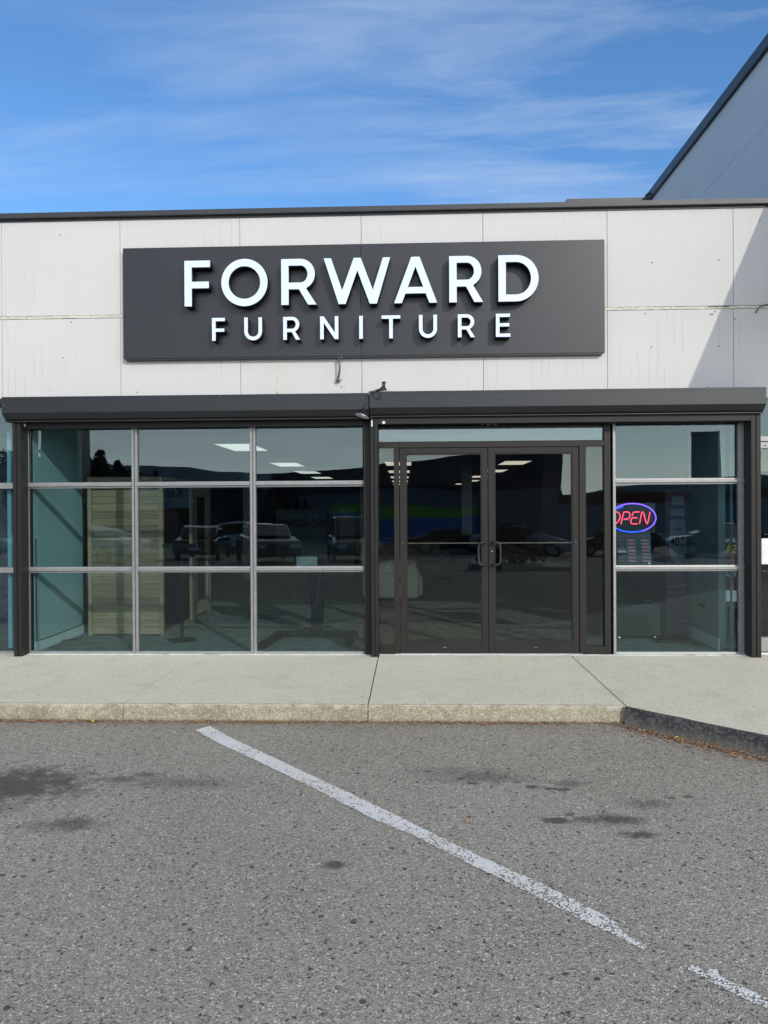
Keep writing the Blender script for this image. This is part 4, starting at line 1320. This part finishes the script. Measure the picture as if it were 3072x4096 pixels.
# ------------------------------------------------------------------ what the glass reflects: the lot behind the camera
opp = thing('paint_store_building', 'long building across the lot with navy fascia and green blue mural', 'building', (-11.7, -55, -.98))
ddx, ddy = 11.7+7.2, 23.0
L_ = math.hypot(ddx, ddy)
opp.rotation_euler = (0, 0, math.atan2(ddy, ddx))
MB().box(0, L_, -1.3, 0, 0, 3.7).build('front_wall', M['greyblue'], opp)
MB().box(-.1, L_+.1, -1.4, .10, 3.72, 5.5).build('fascia', M['navy'], opp)
MB().box(9.0, L_-5, .02, .14, 2.2, 2.8).build('mural_band', M['green'], opp)
MB().box(9.0, L_-5, .02, .12, 0.2, 2.2).build('mural_band', M['blue'], opp)
MB().box(1.0, 8.5, .02, .10, .2, 2.5).build('dark_mural', M['navy'], opp)
for wx in (2.0, 3.6, 5.0):
    f_ = MB().box(wx, wx+.9, .01, .08, 2.2, 3.5).build('window', M['pale'], opp)
    MB().box(wx+.1, wx+.8, .081, .09, 2.3, 3.4).build('pane', M['carglass'], f_)
text('CANADIAN', 'lettering', M['paper'], (4.6, .16, 1.6), 1.1, opp, rz=math.pi)
opp2 = thing('rust_fascia_building', 'low grey building with rust orange fascia across the lot', 'building', (9.6, -52, -.98), R(6))
MB().box(0, 30, -8, 0, 0, 2.95).build('front_wall', M['pale'], opp2)
MB().box(-.2, 30, -8, .15, 2.95, 3.75).build('fascia', M['orange'], opp2)
MB().prism([(3, 3.76), (16, 4.9), (29, 3.76)], 'y', -8, -.5).build('roof', M['pale'], opp2)
for vx_ in (.8, 2.2):
    MB().prism([(vx_, 3.76), (vx_+.9, 3.76), (vx_+.7, 4.5), (vx_+.2, 4.5)], 'y', -4, -3).build('roof_vent', M['pylon'], opp2)
pyl = thing('pylon_sign', 'tall grey pylon sign with stacked tenant panels at the lot edge', 'sign', (14.7, -29.5, -.9), R(25))
MB().box(-.65, .65, -.25, .25, 0, 6.15).build('pylon_body', M['pylon'], pyl)
for i in range(5):
    MB().box(-.58, .58, .25, .30, 1.4+i*.85, 2.1+i*.85).build('tenant_panel', M['greyblue'], pyl)
glz = thing('glass_shop_building', 'low dark glass merchant building at the left of the lot', 'building', (-26, -50, -.98), R(8))
MB().box(0, 15, -8, 0, 0, 4.0).build('front_wall', simple('dark_brown_wall', (.04, .035, .04), .7), glz)
wb = MB().box(4.0, 9.4, .02, .12, 2.6, 4.4).build('name_board', M['paper'], glz)
text('Kelowna', 'lettering', M['black'], (6.7, .16, 3.75), 1.1, glz, rz=math.pi)
text('GLASS', 'lettering', M['black'], (6.7, .16, 2.95), .6, glz, rz=math.pi)
MB().box(5.2, 8.2, .01, .06, 0, 2.4).build('garage_opening', M['orange'], glz)
col_ = thing('lot_light_post', 'broad dark post standing in the lot behind the camera', 'post', (-7.79, -8.8, -.13))
MB().box(-.42, .42, -.3, .3, 0, 9).build('post_shaft', M['black'], col_)
MB().box(-.6, .6, -.45, .45, 0, .3).build('post_footing', M['pale'], col_)


def car(x, y, rz, paint, label, suv=False):
    z = gz(y)
    t_ = thing('parked_car', label, 'car', (x, y, z), rz, 'cars parked across the lot')
    H = 1.72 if suv else 1.45
    low = [(-2.25, .38), (-2.28, .75), (-2.15, .98 if suv else .92), (-1.2, 1.02), (1.05, .98), (1.95, .86), (2.2, .70), (2.25, .40), (1.75, .30), (-1.8, .30)]
    cab = [(-2.0 if suv else -1.55, 1.0), (-1.75 if suv else -1.0, H-.06), (-.9 if suv else -.5, H), (.15, H-.03), (1.15, 1.0)]
    MB().prism(low, 'y', -.88, .88).build('body', paint, t_, .09, 3, True)
    MB().prism(cab, 'y', -.74, .74).build('roof_and_pillars', paint, t_, .07, 3, True)
    gl_ = [(-1.75 if suv else -1.3, 1.04), (-1.6 if suv else -.95, H-.14), (.1, H-.13), (.98, 1.04)]
    MB().prism(gl_, 'y', -.765, .765).build('side_windows', M['carglass'], t_, .02, 1)
    MB().prism([(.24, H-.12), (1.16, 1.03), (1.20, 1.03), (.30, H-.12)], 'y', -.66, .66).build('windscreen', M['carglass'], t_)
    for wx in (-1.4, 1.4):
        for wy in (-.90, .90):
            w_ = MB().tube([(wx, wy-.11*(1 if wy > 0 else -1), .33), (wx, wy, .33)], .33, 24).build('wheel', M['tyre'], t_)
            MB().tube([(wx, wy, .33), (wx, wy+.012*(1 if wy > 0 else -1), .33)], .2, 10).build('rim', M['rim'], w_)
    for wy in (-.62, .62):
        MB().box(2.14, 2.26, wy-.18, wy+.18, .62, .76).build('headlight', M['lamp_clear'], t_, .02, 1)
        MB().box(-2.32, -2.2, wy-.16, wy+.16, .74, .92).build('tail_light', M['red_lamp'], t_, .02, 1)
    MB().box(-2.31, -2.27, -.25, .25, .52, .64).build('number_plate', M['white'], t_)
    return t_


silver = simple('silver_paint', (.42, .44, .48), .25, .5, .5, .02, coat=.6)
whitep = simple('white_paint', (.70, .70, .70), .25, 0, .5, .02, coat=.6)
blackp = simple('black_paint', (.012, .013, .015), .2, 0, .5, .02, coat=.8)
brownp = simple('brown_grey_paint', (.06, .05, .05), .22, .3, .5, .02, coat=.7)
car(5.2, -27.5, R(8), silver, 'silver sedan parked in profile across the lot')
car(10.6, -31, R(-172), brownp, 'brown grey estate car behind the silver sedan', True)
car(-5.3, -19.5, R(70), blackp, 'black coupe parked nose out across the lot')
car(-2.2, -20.5, R(80), blackp, 'black estate car beside the black coupe', True)
car(-12.5, -20.5, R(15), whitep, 'white hatchback parked on the left of the lot')
car(-20.5, -27.0, R(12), whitep, 'white pick-up style car farthest left in the lot', True)
car(13.5, -25, R(188), blackp, 'black sedan near the pylon sign')
car(18.8, -28.5, R(186), silver, 'silver wagon on the far right of the lot', True)

car(-8.9, -24.0, R(-95), brownp, 'dark hatchback parked nose away left of the black coupe')
car(-16.8, -33.0, R(5), silver, 'silver hatchback behind the white hatchback')
car(2.0, -30.0, R(-4), blackp, 'black sedan parked in profile left of the silver sedan')
car(-9.5, -36.0, R(3), whitep, 'white van parked in front of the far dark building', True)

pb = thing('planter_island', 'kerbed planter island with a low russet bush', 'planter', (3.3, -13.5, gz(-13.5)))
MB().prism(arc(0, 0, 1.6, .9, 0, 345, 23), 'z', 0, .15).build('kerb_ring', M['pale'], pb)
bush = MB()
for i in range(1400):
    a, b = random.uniform(0, 6.28), random.uniform(.1, 1.5)
    r_ = random.uniform(.55, 1.0)*(.8+.25*math.sin(a*3))
    p = Vector((math.cos(a)*math.sin(b)*1.1*r_-.4, math.sin(a)*math.sin(b)*.7*r_, .15+math.cos(b)*1.2*r_))
    q = Vector((random.uniform(-1, 1), random.uniform(-1, 1), random.uniform(-1, 1))).normalized()*.07
    w_ = q.orthogonal().normalized()*.045
    bush.quad(p-q, p+w_, p+q, p-w_)
bush.build('bush_foliage', M['bush'], pb)
MB().tube([(-.4, 0, .1), (-.4, 0, .9)], .04, 6).build('stem', M['bark'], pb)
# parking lines out in the lot
for i in range(7):
    x_ = -6+i*2.7
    tag(MB().box(x_-.05, x_+.05, -16.5, -11.5, 0, .004).build('painted_line', M['white']), 'white parking bay line far behind the camera', kind='structure').location = (0, 0, -.13 - .0355*4 + .06)

# conifers on the left rise
def conifer(x, y, z, h, w, lab):
    t_ = thing('conifer_tree', lab, 'tree', (x, y, z), 0, 'conifers on the rise left of the lot')
    MB().tube([(0, 0, 0), (0, 0, h*.95)], [w*.07, w*.01], 6).build('trunk', M['bark'], t_)
    c_ = MB()
    for i in range(900):
        f_ = random.random()**.8
        zz_ = h*(.12+.88*f_)
        rad = w*.5*(1-f_)**.8*(.55+.45*math.sin(f_*41)**2) + .08
        a = random.uniform(0, 6.28)
        rr_ = rad*random.uniform(.35, 1.1)
        p = Vector((math.cos(a)*rr_, math.sin(a)*rr_, zz_ - rr_*.25))
        d = Vector((math.cos(a), math.sin(a), -.3)).normalized()*random.uniform(.25, .55)*w*.22
        s_ = Vector((-math.sin(a), math.cos(a), random.uniform(-.3, .3)))*w*.07
        c_.quad(p-d*.4, p+s_, p+d, p-s_)
    c_.build('crown', M['conifer'], t_)


tl = [(-41.5, -61, 7.9, 4.2), (-39.6, -63, 7.3, 4.0), (-37.8, -60, 7.9, 3.6), (-36.1, -63, 7.0, 4.2), (-34.4, -60, 7.5, 3.8), (-32.9, -62, 8.0, 3.8), (-31.4, -60, 7.4, 3.6), (-30.2, -63, 8.4, 4.0), (-29.1, -61, 7.4, 3.6), (-28.0, -62, 7.2, 3.4), (-26.9, -60, 6.4, 3.3), (-25.8, -61, 6.0, 3.0), (-23.6, -60, 6.1, 2.3)]
ords = ['tall leftmost', 'broad', 'slim', 'dense', 'leaning', 'ragged', 'short', 'pointed', 'small', 'low', 'tiny', 'squat', 'lone right']
for (x_, y_, h_, w_), od in zip(tl, ords):
    conifer(x_, y_, -.9, h_, w_, od + ' dark conifer in the row on the rise left of the lot')
thick = MB()
for i in range(9000):
    u_ = random.random()
    x_ = -48 + 24*u_
    top = 6.3 - 2.6*max(0, (u_-.55)/.45) + .9*math.sin(x_*1.7) + .6*math.sin(x_*3.1)
    zz_ = -1 + (top+1)*random.random()**.7
    q = Vector((random.uniform(-1, 1), random.uniform(-1, 1), random.uniform(-1, 1))).normalized()*.34
    w_ = q.orthogonal().normalized()*.2
    p = Vector((x_, -66 + random.uniform(-3, 3), zz_))
    thick.quad(p-q, p+w_, p+q, p-w_)
tag(thick.build('wooded_thicket', M['conifer']), 'dark thicket of trees massed behind the conifers', 'thicket', kind='stuff')
hm = MB()


def ridge(mb, y, pts, z0, back):
    for i in range(len(pts)-1):
        (xa, za), (xb, zb) = pts[i], pts[i+1]
        mb.quad((xa, y, z0), (xb, y, z0), (xb, y-back, zb), (xa, y-back, za))
        mb.quad((xa, y-back, za), (xb, y-back, zb), (xb, y-back*3, z0), (xa, y-back*3, z0))


def ridgeline(x0, x1, n_, f_):
    out = []
    for i in range(n_+1):
        x_ = x0+(x1-x0)*i/n_
        out.append((x_, f_(x_)))
    return out


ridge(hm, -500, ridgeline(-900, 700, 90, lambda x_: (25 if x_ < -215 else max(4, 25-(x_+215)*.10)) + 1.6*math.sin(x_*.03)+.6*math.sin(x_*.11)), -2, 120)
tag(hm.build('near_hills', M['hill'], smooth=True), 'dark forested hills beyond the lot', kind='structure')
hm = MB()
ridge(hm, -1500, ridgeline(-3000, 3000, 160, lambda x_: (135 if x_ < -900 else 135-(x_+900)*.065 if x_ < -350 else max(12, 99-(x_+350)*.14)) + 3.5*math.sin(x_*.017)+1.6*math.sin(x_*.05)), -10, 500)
tag(hm.build('far_hills', M['farhill'], smooth=True), 'mountain ridge on the horizon with haze painted in as blue', kind='structure')
